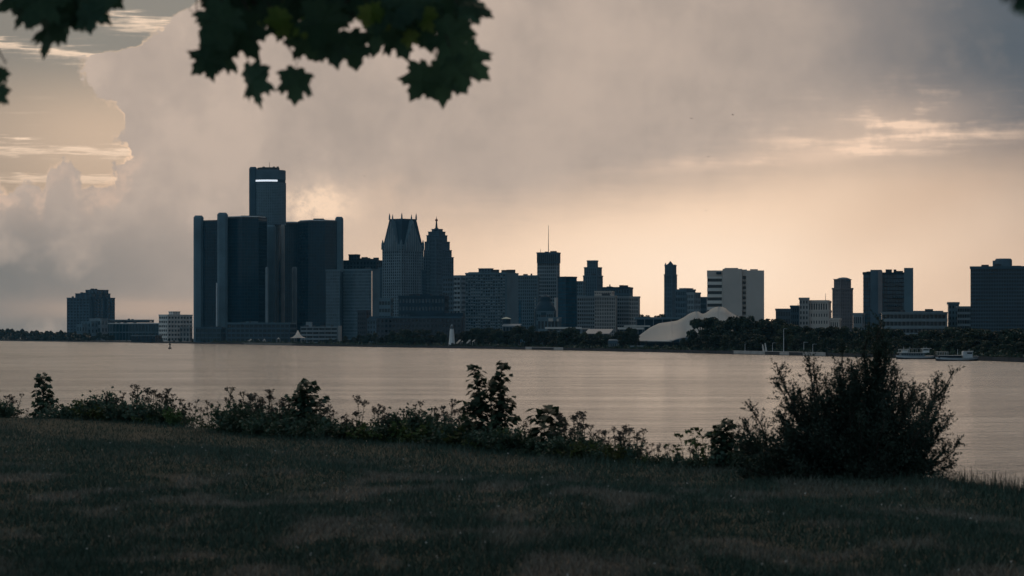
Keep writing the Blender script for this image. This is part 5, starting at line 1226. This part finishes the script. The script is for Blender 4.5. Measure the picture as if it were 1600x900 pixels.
    for i, (x, y, s, turn) in enumerate(seen + lit):
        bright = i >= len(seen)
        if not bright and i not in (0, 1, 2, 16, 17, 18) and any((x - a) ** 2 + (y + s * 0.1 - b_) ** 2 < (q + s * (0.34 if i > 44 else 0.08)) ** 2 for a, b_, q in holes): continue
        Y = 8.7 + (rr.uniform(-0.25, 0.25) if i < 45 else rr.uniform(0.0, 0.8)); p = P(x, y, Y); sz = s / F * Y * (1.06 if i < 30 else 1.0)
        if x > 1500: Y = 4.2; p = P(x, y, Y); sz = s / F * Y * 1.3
        young = bright  # brightened leaves, coloured as if backlit
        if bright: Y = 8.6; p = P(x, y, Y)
        o = obj('leaf', rr.choice(BACKLIT if young else LEAVES), root)
        # stem end up, tip down, face roughly towards the viewer but each turned and tipped
        turn = -turn; tip = Vector((math.sin(R(turn)), 0, -math.cos(R(turn)))); face = Vector((rr.gauss(0, .45), -1, rr.gauss(0.25, .4))); face = (face - tip * face.dot(tip)).normalized(); tip = (tip + face * rr.uniform(-0.3, 0.3)).normalized(); sx = tip.cross(face).normalized(); face = sx.cross(tip)
        M = Matrix((sx, tip, face)).transposed().to_4x4()
        anchor = p - tip * sz * 0.45
        o.matrix_local = Matrix.Translation(anchor - Vector(root['_o'])) @ M @ Matrix.Scale(sz, 4)
        e = anchor - tip * sz * 0.3
        if x < 1500:
            q = min(limb, key=lambda l: abs(l[0] - e.x)); tw.tube([e, e.lerp(Vector(q), 0.5) + Vector((0, 0, 0.05)), q], [0.0025, 0.004, 0.006], 4, cap=False)
    tag(tw.build('twig', 'bark', root), kind='stuff')
    # unseen rest of the crown, enlarged and drawn forward to shade the lawn
    n = 24000; C = rng.normal(size=(n, 3)); C /= np.linalg.norm(C, axis=1, keepdims=True); C *= (0.35 + 0.65 * rng.random((n, 1)) ** 0.5)
    C = C * np.array([6.5, 9.0, 2.9]) + np.array([-4.2, 10.5, LZ + 6.6])
    v = 524 - (C[:, 2] - H - 0.0) / np.maximum(C[:, 1], 0.3) * F; u = 800 + C[:, 0] / np.maximum(C[:, 1], 0.3) * F
    keep = (C[:, 1] < 0.2) | (v < -110) | (u < -120) | (u > 1720); keep &= (C[:, 2] > LZ + 2.2)
    C = C[keep] - np.array(root['_o'])
    V = leaf_quads(C, 0.13 + 0.07 * rng.random(len(C)), nrm=rng.normal(size=C.shape) + np.array([0, 0, 1.2]), width=0.95)
    tag(obj('crown', np_mesh('crown', V, quads(V), 'maple_leaf_green'), root), kind='stuff')
    print('maple leaves', len([c for c in root.children if c.name.startswith('leaf')]))
maple()

def clover():
    n = 170; Y = 17 + 26 * rng.random(n); X = (rng.random(n) * 1700 - 50 - 800) / F * Y
    keep = Y < np.interp(X / Y * F + 800, [e[0] for e in EDGE], [1.6 * F / (e[1] - HV) for e in EDGE]) - 0.5; X, Y = X[keep], Y[keep]
    C = np.stack([X, Y, lawn_h(X, Y) + 0.05 + 0.03 * rng.random(len(X))], 1)
    V = leaf_quads(np.repeat(C, 3, 0) + rng.normal(0, .004, (3 * len(C), 3)), 0.016, width=0.9)
    mat('clover', (0.55, 0.54, 0.50), None, 0.7, 5)
    tag(obj('clover_flowers', np_mesh('clover_flowers', V, quads(V), 'clover')), 'scattered tiny white clover flowers in the lawn', 'flowers', kind='stuff')
clover()

# ------------------------------------------------------------------ air
def haze():
    m = bpy.data.materials.new('haze_air'); m.use_nodes = True; t = m.node_tree; t.nodes.clear()
    v = t.nodes.new('ShaderNodeVolumePrincipled'); v.inputs['Color'].default_value = (0.24, 0.64, 0.95, 1); v.inputs['Density'].default_value = HAZE; v.inputs['Anisotropy'].default_value = 0.0
    o = t.nodes.new('ShaderNodeOutputMaterial'); t.links.new(v.outputs[0], o.inputs['Volume'])
    MATS['haze_air'] = m
    tag(MB().box(-6000, 6000, -320, 6100, -3.5, 215).build('haze', 'haze_air'), 'thin blue evening air over river and city', 'haze', kind='stuff')
HAZE = 0.000024
haze()
for o in bpy.data.objects:
    if '_o' in o: del o['_o']
